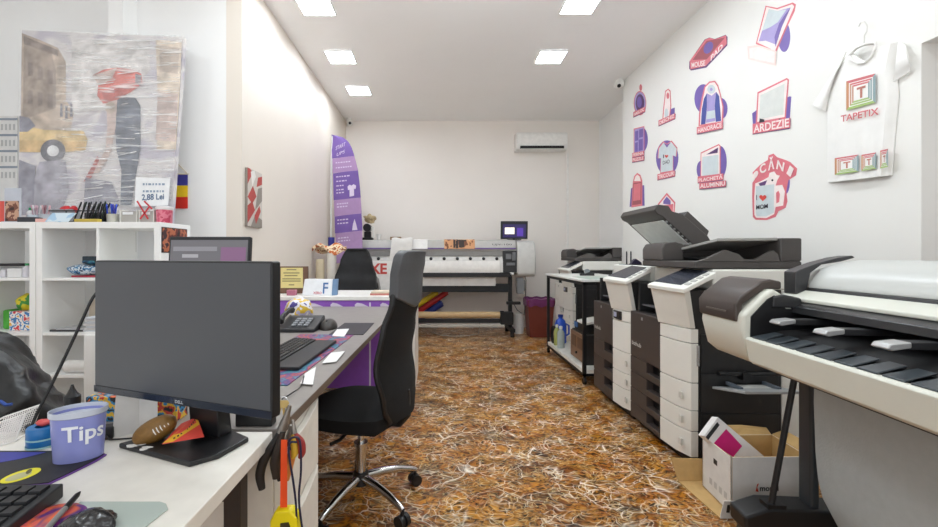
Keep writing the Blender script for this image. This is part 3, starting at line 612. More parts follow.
for i in range(4): MB().poly([A0+e*(.12+.17*i)+Vector((0, 0, .05))+nl, A0+e*(.22+.17*i)+Vector((0, 0, .05))+nl, A0+e*(.22+.17*i)+Vector((0, 0, .08))+nl, A0+e*(.12+.17*i)+Vector((0, 0, .08))+nl]).build('pictogram', M('#c4c2be', .6), t, smooth=False)
# toner carton leaning inside
ca, cb_, cc_ = P(704, 436, 2.04), P(718, 417, 2.07), P(764, 456, 2.03); pn_ = (cb_-ca).cross(cc_-ca).normalized(); pn_ = pn_ if pn_.y < 0 else -pn_
def cp_(px, py, h=0): return RP(px, py, ca, pn_)+pn_*h
t2 = thing('toner_carton', 'slim white carton with magenta panel sticking out of the cardboard box', 'carton', cp_(733, 450)-Vector((0, 0, .08)))
MB().slab([ca, cb_, cc_, cp_(752, 478)], -pn_*.045).build('carton_body', M('#e9e7e6', .5), t2, .002)
MB().poly([cp_(x, y, .0012) for x, y in ((726, 429), (742, 446), (733, 457), (713, 444))]).build('magenta_panel', M('#d01a78', .5), t2, smooth=False)
MB().poly([cp_(x, y, .0012) for x, y in ((705.5, 437), (717, 422), (719.5, 425), (708, 440))]).build('black_strip', M('#2c2c2e', .5), t2, smooth=False)
# ================================================================ WHEELED TABLE
t = thing('wheeled_table', 'black framed wheeled table with white top and low white shelf', 'table', (1.63, 4.43, 0))
x0, x1, y0, y1 = 1.32, 1.95, 3.79, 5.06
MB().box(x0-.015, x1, y0-.015, y1+.015, .935, .955).build('tabletop', M('#e0e2dd', .35), t, .003)
fr = MB()
fr.box(x0, x1, y0, y0+.03, .905, .935).box(x0, x1, y1-.03, y1, .905, .935).box(x0, x0+.03, y0, y1, .905, .935).box(x1-.03, x1, y0, y1, .905, .935)
fr.build('upper_frame', BLACK, t); fr = MB()
fr.box(x0, x1, y0, y0+.03, .075, .10).box(x0, x1, y1-.03, y1, .075, .10).box(x0, x0+.03, y0, y1, .075, .10).box(x1-.03, x1, y0, y1, .075, .10)
fr.build('lower_frame', BLACK, t)
for x in (x0, x1-.03):
    for y in (y0, y1-.03):
        l = MB().box(x, x+.03, y, y+.03, .1, .905).build('leg', BLACK, t)
        MB().cyl((x+.005, y+.015, .03), (x+.027, y+.015, .03), .03).cyl((x+.015, y+.015, .03), (x+.015, y+.015, .08), .01).build('caster', BLACK, l)
MB().box(x0+.005, x1-.005, y0+.005, y1-.005, .10, .135).build('lower_shelf', M('#e3e2dc', .4), t, .002)
# things on its shelf and top
t = thing('label_machine', 'brown fronted machine on the low shelf of the wheeled table', 'machine', (1.58, 4.14, .135))
MB().box(1.40, 1.75, 3.94, 4.36, .135, .42).build('body', M('#2f2b29', .5), t, .006)
MB().box(1.385, 1.40, 3.945, 4.355, .145, .41).build('front', M('#8a6b55', .4, .2), t, .004)
MB().box(1.381, 1.386, 4.0, 4.14, .26, .37).box(1.381, 1.386, 4.18, 4.31, .26, .37).build('panel_plate', M('#6b503e', .4, .2), t, .003)
MB().cyl((1.37, 4.16, .21), (1.385, 4.16, .21), .012).build('knob', BLACK, t)
t = thing('paper_device', 'dark device with white paper on top of the brown machine', 'machine', (1.55, 4.15, .42))
MB().box(1.42, 1.70, 4.0, 4.34, .42, .50).build('body', M('#232425', .45), t, .006)
MB().slab([(1.40, 3.97, .51), (1.66, 3.97, .56), (1.66, 4.2, .56), (1.40, 4.2, .51)], (0, 0, .02)).build('paper', WHITE, t)
MB().box(1.415, 1.421, 4.24, 4.33, .445, .495).build('blue_label', M('#3d6ea8', .4), t)
def bottle(label, x, y, z, r, h, hexc, caphex, grp=None):
    t = thing('bottle', label, 'bottle', (x, y, z), 0, grp)
    MB().lathe([(r*.9, 0), (r, .006), (r, h*.68), (r*.8, h*.78), (r*.38, h*.86), (r*.38, h*.9)], (x, y, z), 18).build('body', M(hexc, .25), t)
    MB().lathe([(r*.45, h*.88), (r*.45, h), (r*.35, h+.004)], (x, y, z), 16).build('cap', M(caphex, .4), t)
    return t
bottle('greenish yellow bottle on the low shelf, beside the cable coil', 1.38, 4.84, .135, .034, .235, '#a8b06a', '#d8d8c8')
bottle('clear grey bottle on the low shelf, nearest the brown machine', 1.385, 4.70, .135, .040, .24, '#aab6b4', '#dfe3e2')
t = thing('blue_jug', 'bright blue jug standing behind the two bottles', 'jug', (1.46, 4.97, .135))
MB().lathe([(.06, 0), (.068, .02), (.068, .22), (.05, .27), (.025, .29), (.025, .31)], (1.46, 4.97, .135), 20).build('body', M('#1f4fc0', .35), t)
MB().tube([(1.52, 4.97, .36), (1.56, 4.97, .34), (1.56, 4.97, .24), (1.525, 4.97, .22)], .011, 8).build('handle', M('#1f4fc0', .35), t)
MB().cyl((1.46, 4.97, .44), (1.46, 4.97, .47), .03).build('cap', M('#16348a', .4), t)
c = MB()
for k in range(4): c.tube([(1.36+.008*k, 4.95+.075*math.cos(a), .237+.1*math.sin(a)) for a in [2*math.pi*i/28 for i in range(29)]], .006, 8)
c.build('cable_coil', BLACK, None, label='black coiled cable standing on the low shelf of the wheeled table', cat='cable')
MB().slab([(1.40, 3.86, .9555), (1.86, 3.86, .9555), (1.86, 4.35, .9555), (1.40, 4.35, .9555)], (0, 0, .003)).build('cutting_mat', M('#b9c8bd', .3), None, label='pale green cutting mat lying on the wheeled table', cat='mat')
t = thing('tape_dispenser', 'small dark tape dispenser on the wheeled table top', 'tape dispenser', (1.62, 4.55, .955))
MB().prism([(1.55, .955), (1.55, .985), (1.60, .98), (1.66, 1.0), (1.70, .99), (1.70, .955)], 'y', 4.53, 4.57).build('base', CHAR, t, .003)
MB().cyl((1.625, 4.535, 1.0), (1.625, 4.565, 1.0), .028).build('tape_roll', M('#8a8f92', .3), t)
# pens in a small stand on the copier? two thin uprights on the far copier counter
# ================================================================ WIDE PRINTER AT THE BACK
SIL = M('#b9b7b3', .38); BG = M('#cfcdc8', .4)
t = thing('wide_printer', 'long grey wide format roll printer standing along the back wall', 'printer', (.1, 6.25, 0))
MB().prism([(5.985, 1.255), (5.985, 1.29), (6.03, 1.385), (6.08, 1.40), (6.55, 1.40), (6.6, 1.3), (6.6, 1.20), (5.99, 1.24)], 'x', -1.2, 1.12).build('top_cover', SIL, t, .008)
MB().box(-1.2, 1.12, 5.975, 5.985, 1.262, 1.285).build('purple_stripe', M('#6f5a90', .4), t, .002)
MB().box(-1.2, 1.0, 6.0, 6.55, 1.165, 1.24).build('lower_hood', M('#8f8e8b', .4), t, .004)
MB().prism([(5.97, 1.09), (6.02, 1.165), (6.5, 1.165), (6.5, .93), (5.97, .93)], 'x', -1.2, .93).build('platen', M('#d9d7d2', .45), t, .003)
for i in range(13):
    px = 497-i*13.2; p = P(px, 259, 5.97)
    MB().cyl((p.x, 6.01, 1.125), (p.x, 5.975, 1.125), .026, .022, 14).build('pinch_lever', BLACK, t)
MB().box(-1.2, 1.05, 5.95, 6.5, .865, .925).build('front_bar', BLACK, t, .004)
MB().shell(lambda u, v: Vector((-.9+1.78*u, 5.962-.012*math.sin(v*3), 1.092-.165*v)), 6, 6, (0, .002, 0)).build('loaded_media', M('#efede8', .7), t)
MB().shell(lambda u, v: Vector((-.9+1.73*u, 5.99+.02*v, .865-.13*v)), 6, 4, (0, .002, 0)).build('hanging_media', M('#d5d3cf', .7), t)
MB().box(.93, 1.13, 5.97, 6.5, .93, 1.24).build('service_bay', M('#2a2a2b', .45), t, .004)
MB().box(.97, 1.05, 5.955, 5.972, 1.12, 1.2).box(1.06, 1.11, 5.955, 5.972, 1.10, 1.22).box(.98, 1.10, 5.958, 5.972, 1.03, 1.07).build('carriage', M('#77797b', .35, .3), t, .003)
MB().box(1.03, 1.08, 5.95, 5.951, .90, .93).build('white_label', WHITE, t)
MB().prism([(5.95, .90), (5.94, 1.0), (5.95, 1.22), (6.0, 1.36), (6.08, 1.39), (6.55, 1.39), (6.6, 1.2), (6.55, .87), (6.0, .87)], 'x', 1.13, 1.40).build('end_cap', M('#c9c8c3', .4), t, .03, seg=4)
MB().text('UJV-100', (.78, 5.988, 1.312), (.28, 0, 0), (0, .015, .032), 0, .01).build('lettering', M('#55535a', .4), t, smooth=False)
for x in (-1.0, 1.06):
    MB().box(x-.02, x+.03, 6.13, 6.2, .1, .87).build('leg', BLACK, t, .004)
    f = MB().box(x-.03, x+.04, 5.92, 6.5, .075, .13).build('foot', BLACK, t, .008)
    for y in (5.97, 6.45): MB().cyl((x-.02, y, .038), (x+.03, y, .038), .038).cyl((x+.005, y, .04), (x+.005, y, .09), .012).build('caster', BLACK, f)
MB().box(-.98, 1.04, 6.12, 6.2, .635, .755).build('cross_beam', M('#1b2024', .45), t, .006)
MB().cyl((-.98, 6.02, .315), (.92, 6.02, .315), .048, n=24).build('take_up_roll', M('#c2a479', .7), t)
MB().box(.90, 1.08, 5.96, 6.08, .18, .36).cyl((.89, 6.02, .315), (.95, 6.02, .315), .06).build('take_up_motor', BLACK, t, .008)
MB().box(-.98, 1.04, 6.0, 6.07, .20, .255).build('lower_beam', BLACK, t, .004)
MB().box(-.98, .95, 5.96, 5.99, .155, .185).build('guide_rail', M('#b8b3a8', .4), t, .003)
MB().box(1.14, 1.24, 6.0, 6.1, .62, .85).box(1.24, 1.26, 6.02, 6.08, .66, .82).build('waste_bottle', M('#77797a', .4), t, .015)
MB().box(1.0, 1.2, 6.05, 6.12, .46, .5).build('side_arm', BLACK, t, .004)
t = thing('control_monitor', 'small black monitor on the right end of the back printer', 'monitor', (1.13, 6.2, 1.40))
MB().box(1.03, 1.23, 6.15, 6.27, 1.40, 1.412).cyl((1.13, 6.22, 1.41), (1.13, 6.22, 1.50), .015).build('stand', BLACK, t, .003)
MB().obox((1.13, 6.19, 1.55), (.40, .03, .265), (.08, 0, 0)).build('housing', M('#202124', .35), t, .006)
def scr(x0, x1, z0, z1, e, mt, nm): 
    MB().obox(((x0+x1)/2, 6.174-.08*((z0+z1)/2-1.55)*-1-e, (z0+z1)/2), (x1-x0, .002, z1-z0), (.08, 0, 0)).build(nm, mt, t)
scr(.96, 1.30, 1.44, 1.635, .001, M_emit('#2c2350', .5), 'screen'); scr(.99, 1.13, 1.49, 1.585, .003, M_emit('#e9e2cf', .8), 'image_window'); scr(1.17, 1.26, 1.46, 1.58, .003, M_emit('#4b3390', .6), 'menu_panel')
# prints and papers lying on the printer hood
def hood(u, v, x0, x1, y0=6.3):  # drape from hood top over the front
    pr = [(y0, 1.402), (6.075, 1.402), (6.025, 1.387), (5.983, 1.292), (5.972, 1.262)]
    k = v*(len(pr)-1); i = min(int(k), len(pr)-2); f = k-i
    return Vector((x0+(x1-x0)*u, pr[i][0]*(1-f)+pr[i+1][0]*f-.006, pr[i][1]*(1-f)+pr[i+1][1]*f+.006))
t = thing('photo_print', 'orange brown photo print draped over the back printer', 'print', (.31, 6.1, 1.40))
MB().shell(lambda u, v: hood(u, v, .09, .53), 8, 12, (0, .001, .001), 0).build('sheet', M_cells(['#7a4a30', '#d49a6a', '#e8c49a', '#c4805a'], 9, .5), t)
for x, wd, h0, h1 in ((.22, .03, .42, .9), (.255, .035, .35, .95), (.30, .05, .40, .88), (.345, .03, .45, .85), (.27, .14, .45, .55)):
    MB().sheet(lambda u, v: hood(0, h0+(h1-h0)*v, x+wd*u, 0)+Vector((0, -.003, .003)), 3, 6).build('printed_figure', M('#33241d', .5), t)
MB().shell(lambda u, v: hood(u, v, -.40, -.15), 6, 12, (0, .001, .001)).build('paper_sheet', M('#eceae6', .7), None, label='blank white paper sheet draped over the back printer hood', cat='paper')
MB().shell(lambda u, v: Vector((-.68+.30*u+.02*math.sin(v*4), (6.2-.25*min(1, v*2.2)) - .012, 1.42-.0*v-(max(0, v-.45))*.62+.01*math.sin(u*9))), 14, 14, (0, .003, .003)).build('white_cloth', M('#e6e4df', .8, 0, .04, 20, .2, 20), None, label='crumpled white cloth hanging over the front of the back printer', cat='cloth')
t = thing('tape_stand', 'black gadget stand on the left end of the back printer', 'gadget', (-1.05, 6.24, 1.40))
MB().box(-1.13, -.97, 6.18, 6.30, 1.40, 1.44).box(-1.10, -1.0, 6.2, 6.28, 1.44, 1.53).build('base', BLACK, t, .006); MB().cyl((-1.05, 6.16, 1.585), (-1.05, 6.30, 1.585), .06, n=20).build('drum', M('#1d1d20', .4), t, .004)
MB().box(-.985, -.95, 6.17, 6.2, 1.44, 1.60).build('white_clip', M('#dddad4', .5), t, .004)
c1 = (-1.02, 6.25, 1.72)
MB().ell(c1, (.085, .06, .065), 28, 18, fn=lambda v: Vector(v)+(Vector(v)-Vector(c1))*.5*mnoise.noise(Vector(v)*22)).build('tan_ornament', M('#b3a07a', .7, 0, .3, 30), None, label='small tan and cream ornament on top of the black gadget stand', cat='ornament')
MB().box(-.72, -.56, 6.28, 6.42, 1.403, 1.455).build('brown_box', M('#8a6b48', .6), None, .003, label='small brown box on the left part of the back printer hood', cat='box')
MB().lathe([(.03, 0), (.038, .09), (.034, .09), (.028, .01)], (-.88, 6.2, 1.402), 18).build('white_cup', M('#e4e1db', .5), None, label='white cup beside the black gadget stand on the printer', cat='cup')
# vinyl rolls leaning behind the printer
for tp_, bt_, r_, hx, lb in (((-.015, 6.40, .61), (-.86, 6.40, .05), .042, '#e0c01e', 'yellow'), ((.14, 6.50, .60), (-.68, 6.50, .05), .045, '#c0262b', 'red'), ((.06, 6.63, .42), (-.46, 6.63, .08), .06, '#2b3f9a', 'blue')):
    a_, b_ = Vector(tp_), Vector(bt_); d_ = (a_-b_).normalized()
    MB().cyl(b_, a_, r_, n=22).cyl(a_-d_*.002, a_+d_*.012, r_*.5, n=14).build('vinyl_roll', M(hx, .35), None, label='%s vinyl roll leaning behind the back printer' % lb, cat='vinyl roll', group='coloured vinyl rolls behind the printer')
# bin and bucket
t = thing('waste_bin', 'red brown waste bin lined with a purple bag beside the back printer', 'waste bin', (1.47, 6.08, 0))
b = MB()
def sq(a, bb, z): return [(1.47-a, 6.08-bb, z), (1.47+a, 6.08-bb, z), (1.47+a, 6.08+bb, z), (1.47-a, 6.08+bb, z)]
def loft(mb, rings, m=0):
    n = len(rings[0]); vs = [v for r in rings for v in r]
    return mb.add(vs, [(i*n+j, i*n+(j+1) % n, (i+1)*n+(j+1) % n, (i+1)*n+j) for i in range(len(rings)-1) for j in range(n)]+[tuple(range(n))[::-1]], m)
loft(b, [sq(.155, .12, 0), sq(.19, .15, .53), sq(.18, .14, .53), sq(.15, .115, .02)]); b.build('body', M('#6d2f22', .45), t, .008)
b = MB(); N = 40
def rg(k, z, am): return [(1.47+(.195+k)*math.copysign(min(1, abs(math.cos(q))*1.25), math.cos(q)), 6.08+(.155+k)*math.copysign(min(1, abs(math.sin(q))*1.25), math.sin(q)), z+am*math.sin(q*9)) for q in [2*math.pi*i/N for i in range(N)]]
vs = [rg(.006, .45, .015), rg(.012, .50, .008), rg(.01, .55, .012), rg(-.015, .56, .008), rg(-.02, .45, 0)]
flat = [v for r in vs for v in r]; b.add(flat, [(i*N+j, i*N+(j+1) % N, (i+1)*N+(j+1) % N, (i+1)*N+j) for i in range(4) for j in range(N)]); b.build('bin_bag', M('#6b2f5f', .3, 0, .15, 30, .4, 25), t)
MB().lathe([(.07, 0), (.085, .28), (.09, .28), (.09, .30), (.08, .30)], (1.22, 6.3, 0), 20).build('white_bucket', M('#d9d8d4', .45), None, label='white bucket on the floor behind the waste bin', cat='bucket')
pts = [P(432, 331, 6.3), P(445, 334, 6.1), P(462, 333, 6.2), P(478, 329, 6.2), P(480, 322, 6.2)]
MB().tube([(-.1, 6.3, .008), (.05, 6.1, .008), (.2, 6.02, .008), (.42, 6.05, .008), (.6, 6.2, .008), (.62, 6.22, .12), (.62, 6.2, .2)], .006, 6).build('power_cable', M('#b9b4aa', .5), None, label='pale cable trailing on the floor under the back printer', cat='cable')
MB().tube([(1.06, 6.1, .55), (1.15, 6.05, .38), (1.26, 6.1, .30), (1.3, 6.2, .5), (1.33, 6.3, .8), (1.33, 6.45, .9)], .005, 6).build('printer_cable', BLACK, None, label='thin black cable hanging between the back printer and the bin', cat='cable')
# ================================================================ FEATHER BANNER
t = thing('feather_banner', 'tall purple feather banner standing in the back left corner', 'banner', (-1.41, 5.6, 0))
ys = 5.6
def bp(px, py, dd=0): p = P(px, py, ys); return Vector((p.x, ys-dd, p.z))
Rr = [(135, 333), (136, 340), (139, 345), (144, 349), (150, 352), (160, 355), (172, 358), (185, 359.5), (205, 361), (225, 362), (250, 362.5), (262, 362.5)]
def edge_r(py):
    for (a, x), (b, y) in zip(Rr, Rr[1:]):
        if py <= b: return x+(y-x)*(py-a)/(b-a)
    return Rr[-1][1]
def edge_l(py): return 331.5+(py-135)/(262-135)*5.0
fm = MB(); bands = [(135, 157.5, 0), (157.5, 172, 1), (172, 199, 0), (199, 215, 1), (215, 232, 0), (232, 262, 1)]
for a, b, m in bands:
    n = 8
    fm.shell(lambda u, v: bp(edge_l(a+(b-a)*v)+(edge_r(a+(b-a)*v)-edge_l(a+(b-a)*v))*u, a+(b-a)*v-3*(u-.5)*(0 if a == 135 and v == 0 else 1)*min(1, (a+(b-a)*v-135)/10), .02*math.sin(u*3.1+v)), 8, n, (0, .002, 0), m)
fg = fm.build('flag', [M('#7559a3', .7), M('#ad8cb8', .7)], t)
pk = .03; BPM = M('#d9cbe2', .7)
def bt(s, x0, y0, x1, y1, h, bold=.01): o = bp(x0, y0, pk); MB().text(s, o, bp(x1, y1, pk)-o, bp(x0+.6, y0-h, pk)-o, 0, bold).build('lettering', BPM, fg, smooth=False)
bt('START', 336, 151, 345.5, 146.5, 4); bt('UPS', 337, 157, 345, 153.5, 3.4)
for y, n in ((164, 2), (169, 2), (178, 1), (182.5, 1), (187, 1), (191, 1), (194, 1), (205, 1), (208, 1), (221, 1), (224.5, 1), (239, 1), (242, 1)):
    pt = MB(); x0 = 336+(y-160)*.03; x1 = x0+(15 if n == 2 else (6 if 185 < y < 200 else 11)); x = x0
    while x < x1:
        wd = random.uniform(1.2, 2.8); pt.poly([bp(x, y-(x-x0)*.1, pk), bp(x+wd, y-(x+wd-x0)*.1, pk), bp(x+wd, y-1.2-(x+wd-x0)*.1, pk), bp(x, y-1.2-(x-x0)*.1, pk)], 0); x += wd+.8
    pt.build('text_line', BPM, fg, smooth=False)
MB().poly([bp(x, y, pk) for x, y in ((348, 187), (350, 185), (352, 186), (354, 184.5), (356.5, 186), (356, 189.5), (354.5, 189), (354.5, 196), (350, 197), (350, 190), (348.5, 190.5))]).build('shirt_symbol', BPM, fg, smooth=False)
MB().poly([bp(x, y, pk) for x, y in ((355, 219), (356.5, 224), (358, 230), (352.5, 230.5), (353.5, 224))]).build('flask_symbol', BPM, fg, smooth=False)
MB().tube([(-1.44, 5.6, .04), (-1.44, 5.6, 1.2), (-1.435, 5.6, 2.0), (-1.43, 5.6, 2.5), (-1.415, 5.6, 2.78)], .012, 10).build('pole', M('#d8d8d6', .4), t)
MB().lathe([(.05, 0), (.05, .012), (.02, .03), (.016, .06)], (-1.44, 5.6, 0), 20).build('base', DARK, t)
# ================================================================ OFFICE CHAIRS (local: sitter faces -x)
def ipl(T, z):
    if z <= T[0][0]: return T[0][1]
    for (a, x), (b, y) in zip(T, T[1:]):
        if z <= b:
            f = (z-a)/(b-a); f = f*f*(3-2*f); return x+(y-x)*f
    return T[-1][1]
MESH = M('#0c0c0d', .9, 0, .2, 150, .3, 300); LEATH = M('#55575a', .38, 0, .04, 60, .1, 200); SEATM = M('#0b0b0c', .95, 0, .1, 80, .2, 200)
def office_chair(label, loc, rz, a0, head=True):
    t = thing('office_chair', label, 'office chair', loc, rz, None); L = dict(local=True)
    XP = [(.44, .245), (.55, .235), (.70, .21), (.86, .235), (.98, .268), (1.08, .272), (1.16, .285), (1.22, .305)]
    HW = [(.44, .13), (.52, .175), (.66, .20), (.80, .19), (.95, .162), (1.05, .155), (1.14, .158), (1.18, .148), (1.205, .115)] if head else [(.44, .2), (.6, .24), (.75, .25), (.9, .235), (1.1, .18), (1.19, .15), (1.23, .11)]
    def bk(u, z, dx=0): y = (2*u-1)*ipl(HW, z); return Vector((ipl(XP, z)+dx-.035*(2*u-1)**2, y, z))
    zb = (.45, 1.0) if head else (.45, 1.245)
    MB().shell(lambda u, v: bk(u, zb[0]+(zb[1]-zb[0])*v, -.012), 16, 26, (.024, 0, 0)).build('backrest', MESH if head else M('#262628', .8, 0, .25, 9), t, **L)
    def edge(sg): return [bk(.5+.5*sg, zb[0]+(zb[1]-zb[0])*i/20, 0) for i in range(21)]
    MB().tube(edge(-1)+edge(1)[::-1], .013, 8).build('back_frame', BLACK, t, **L)
    if head:
        MB().shell(lambda u, v: bk(u, (.94+.055*abs(2*u-1)**1.3)+(1.20-(.94+.055*abs(2*u-1)**1.3))*v, -.022), 16, 14, (.044, 0, 0)).build('headrest', LEATH, t, bevel=.008, **L)
    def st(u, v):
        a = 2*u-1; b = 2*v-1; r = .24
        x = a*math.sqrt(max(0, 1-b*b*.35))*r; y = b*math.sqrt(max(0, 1-a*a*.35))*r
        return Vector((x-.02, y, .475+.018*(1-a**4)*(1-b**4)-.02*max(0, -a-.6)))
    MB().shell(st, 16, 16, lambda u, v: Vector((0, 0, -.075)) if 0 < u < 1 and 0 < v < 1 else Vector((0, 0, -.05))).build('seat', SEATM, t, **L)
    MB().tube([(.05, 0, .395), (.2, 0, .40), (.235, 0, .44), (.23, 0, .56)], .022, 8).box(-.11, .11, -.09, .09, .36, .395).build('seat_mechanism', BLACK, t, .006, **L)
    MB().tube([(0, -.1, .385), (0, -.2, .375), (-.01, -.25, .38)], .008, 8).build('lift_lever', BLACK, t, **L)
    MB().cyl((0, 0, .12), (0, 0, .27), .025, n=18).cyl((0, 0, .27), (0, 0, .285), .034, n=18).cyl((0, 0, .285), (0, 0, .37), .016, n=16).build('gas_column', CHROME, t, **L)
    MB().cyl((0, 0, .085), (0, 0, .145), .042, .036, 18).build('hub', BLACK, t, .006, **L)
    for i in range(5):
        q = a0+i*2*math.pi/5; c, s_ = math.cos(q), math.sin(q)
        lg = MB().tube([(c*r, s_*r, z) for r, z in ((.03, .118), (.12, .116), (.2, .105), (.27, .085), (.295, .075))], [.02, .019, .017, .015, .013], 10).build('base_leg', CHROME, t, **L)
        cs = MB(); o = Vector((c*.29, s_*.29, 0)); n = Vector((-s_, c, 0))
        cs.cyl(o+n*-.026+Vector((0, 0, .028)), o+n*-.006+Vector((0, 0, .028)), .028, n=18).cyl(o+n*.006+Vector((0, 0, .028)), o+n*.026+Vector((0, 0, .028)), .028, n=18).cyl(o+Vector((0, 0, .03)), o+Vector((0, 0, .078)), .009).cyl(o+n*-.02+Vector((0, 0, .03)), o+n*.02+Vector((0, 0, .03)), .018)
        cs.build('caster', BLACK, lg, **L)
    return t
office_chair('black office chair with grey headrest and chrome base beside the grey desk', (-.37, 2.0, 0), -.30, R(30)+.30)
office_chair('black mesh office chair behind the purple fronted counter, facing the viewer', (-.965, 4.60, 0), R(86), .2, head=False)
# ================================================================ COUNTER WITH PURPLE FRONT
t = thing('reception_counter', 'white counter with printed purple front, across the end of the grey desk', 'counter', (-.85, 3.92, 0))
x0, x1, y0, y1 = -1.49, -.195, 3.60, 4.24
CWT = M('#eeebe7', .4)
MB().box(x0, x1, y0-.012, y1, .788, .823).build('countertop', CWT, t, .004)
MB().box(x1-.03, x1-.004, y0+.002, y1-.02, 0, .787).build('end_panel', CWT, t, .002)
MB().box(x0, x0+.026, y0+.002, y1-.02, 0, .787).build('end_panel', CWT, t, .002)
pf = MB().box(x0+.027, x1-.031, y0+.004, y0+.024, .03, .786).build('front_panel', M('#9a5fce', .45), t)
dm = MB(); yy = y0+.0025
def dq(px, py): p = P(px, py, yy); return p
dm.poly([Vector((-.595, yy, .05)), Vector((-.58, yy, .05)), Vector((-.58, yy, .77)), Vector((-.595, yy, .77))], 0)
for x, wd, h in ((-1.14, .16, .07), (-.93, .12, .06), (-.72, .13, .065), (-.50, .10, .05)):
    dm.poly([Vector((x, yy, .75)), Vector((x+.02, yy, .768)), Vector((x+wd*.5, yy, .76)), Vector((x+wd, yy, .73)), Vector((x+wd*.8, yy, .75-h)), Vector((x+.01, yy, .75-h))], 0)
for i, (x, z, r, mi) in enumerate(((-.30, .42, .07, 1), (-.28, .36, .05, 2), (-.33, .33, .05, 3), (-.36, .40, .04, 0), (-.40, .55, .05, 0), (-.45, .5, .035, 3), (-.75, .45, .07, 0), (-.9, .35, .06, 1))):
    dm.poly([Vector((x+r*math.cos(a)*(1+.25*math.sin(3*a)), yy-.0004*i, z+r*math.sin(a)*(1+.25*math.cos(2*a)))) for a in [2*math.pi*k/20 for k in range(20)]], mi)
dm.build('printed_pattern', [M('#e6def0', .5), M('#d9a531', .5), M('#b8373c', .5), M('#4c50b0', .5)], pf, smooth=False)
t = thing('certificate', 'framed yellow certificate standing on the white counter by the wall', 'certificate', (-1.35, 3.86, .823))
for nm, q, m in (('frame', (-1.497+.01, -1.205, 3.86, 3.885, .823, 1.075), M('#6e5140', .45)), ('paper', (-1.455, -1.25, 3.857, 3.861, .875, 1.062), M('#e4d693', .6))):
    MB().box(*q).build(nm, m, t, .003 if nm == 'frame' else 0)
tl = MB()
for i, (z, a, b) in enumerate(((1.04, -1.40, -1.31), (1.01, -1.43, -1.28), (.985, -1.42, -1.30), (.955, -1.44, -1.27), (.935, -1.44, -1.27), (.90, -1.38, -1.33))): tl.box(a, b, 3.8555, 3.857, z, z+.008)
tl.build('writing', M('#7d7150', .6), t)
t = thing('card_holder', 'white card box with a blue letter F on the counter', 'card holder', (-1.05, 3.72, .823))
MB().slab([(-1.20, 3.68, .824), (-.935, 3.66, .824), (-.935, 3.70, .965), (-1.19, 3.72, .965)], (0, .06, 0)).build('card_box', M('#e9ebef', .5), t, .003)
MB().slab([(-.934, 3.66, .824), (-.90, 3.70, .824), (-.90, 3.73, .965), (-.934, 3.70, .965)], (0, .05, 0)).build('blue_side', M('#6f8cae', .5), t, .002)
fm = MB(); o = Vector((-.985-.03, 3.668, .84)); fm.text('F', o, (.045, 0, 0), (0, .024, .095), 0, .01); fm.text('XERO', (-1.10, 3.6725, .835), (.075, -.004, 0), (0, .006, .022), 1, .02); fm.build('lettering', [M('#3d6ba6', .5), M('#c2505a', .5)], t, smooth=False)
MB().box(-1.33, -1.255, 3.66, 3.72, .824, .872).build('small_pink_box', M('#b97088', .5), None, .004, label='tiny pink box on the counter in front of the framed certificate', cat='box')
for i, (h, cc) in enumerate((('#c77f74', 'red edged'), ('#d8c9b4', 'cream'))):
    MB().box(-.60+.01*i, -.35+.008*i, 3.68, 3.86, .824+.017*i, .840+.017*i).build('booklet', M(h, .6), None, .002, label='%s booklet in the flat pile on the right part of the counter' % cc, cat='booklet', group='booklets on the counter')
# poster board and rolls behind
t = thing('poster_board', 'white poster board with large red letters behind the mesh chair', 'poster', (-.8, 5.3, 0))
MB().box(-1.12, -.46, 5.30, 5.325, 0, 1.10).build('board', M('#eeece8', .5), t)
pm = MB(); o = P(368.5, 274, 5.297); pm.text('XE', o, Vector((.235, 0, 0)), Vector((0, 0, .135)), 0, .03)
pm.poly([P(x, y, 5.298) for x, y in ((371, 279), (376, 275.5), (379, 279), (381, 290), (374, 288))], 1); pm.poly([P(x, y, 5.298) for x, y in ((374, 281), (378, 283), (379, 290), (372, 292))], 2)
pm.build('print', [M('#cf4a42', .5), M('#9d9b9a', .5), M('#6b6562', .5)], t, smooth=False)
for x, y, r, h, c, lb in ((-1.40, 4.95, .05, 1.13, '#d3c4a6', 'beige paper roll standing upright left of the mesh chair'), (-1.27, 4.98, .055, 1.20, '#e4ded4', 'white paper roll standing upright left of the mesh chair'), (-1.33, 5.2, .04, 1.40, '#2f2f86', 'blue roll standing behind the paper rolls in the corner')):
    MB().lathe([(r, 0), (r, h), (r*.45, h), (r*.45, h-.05)], (x, y, 0), 24).build('paper_roll', M(c, .7), None, label=lb, cat='roll', group='rolls standing in the corner')
MB().shell(lambda u, v: Vector((-1.49+.40*u, 4.93+.13*v, 1.262+.05*math.sin(u*7)*math.cos(v*4)-.12*max(0, u-.85)-.25*max(0, abs(v-.5)-.35))), 18, 8, (0, 0, .02)).build('patterned_scarf', M_cells(['#8a4a2a', '#e0c9a8', '#c46b3a', '#3a2a22'], 18, .8), None, label='orange brown patterned scarf lying across the standing paper rolls', cat='scarf')
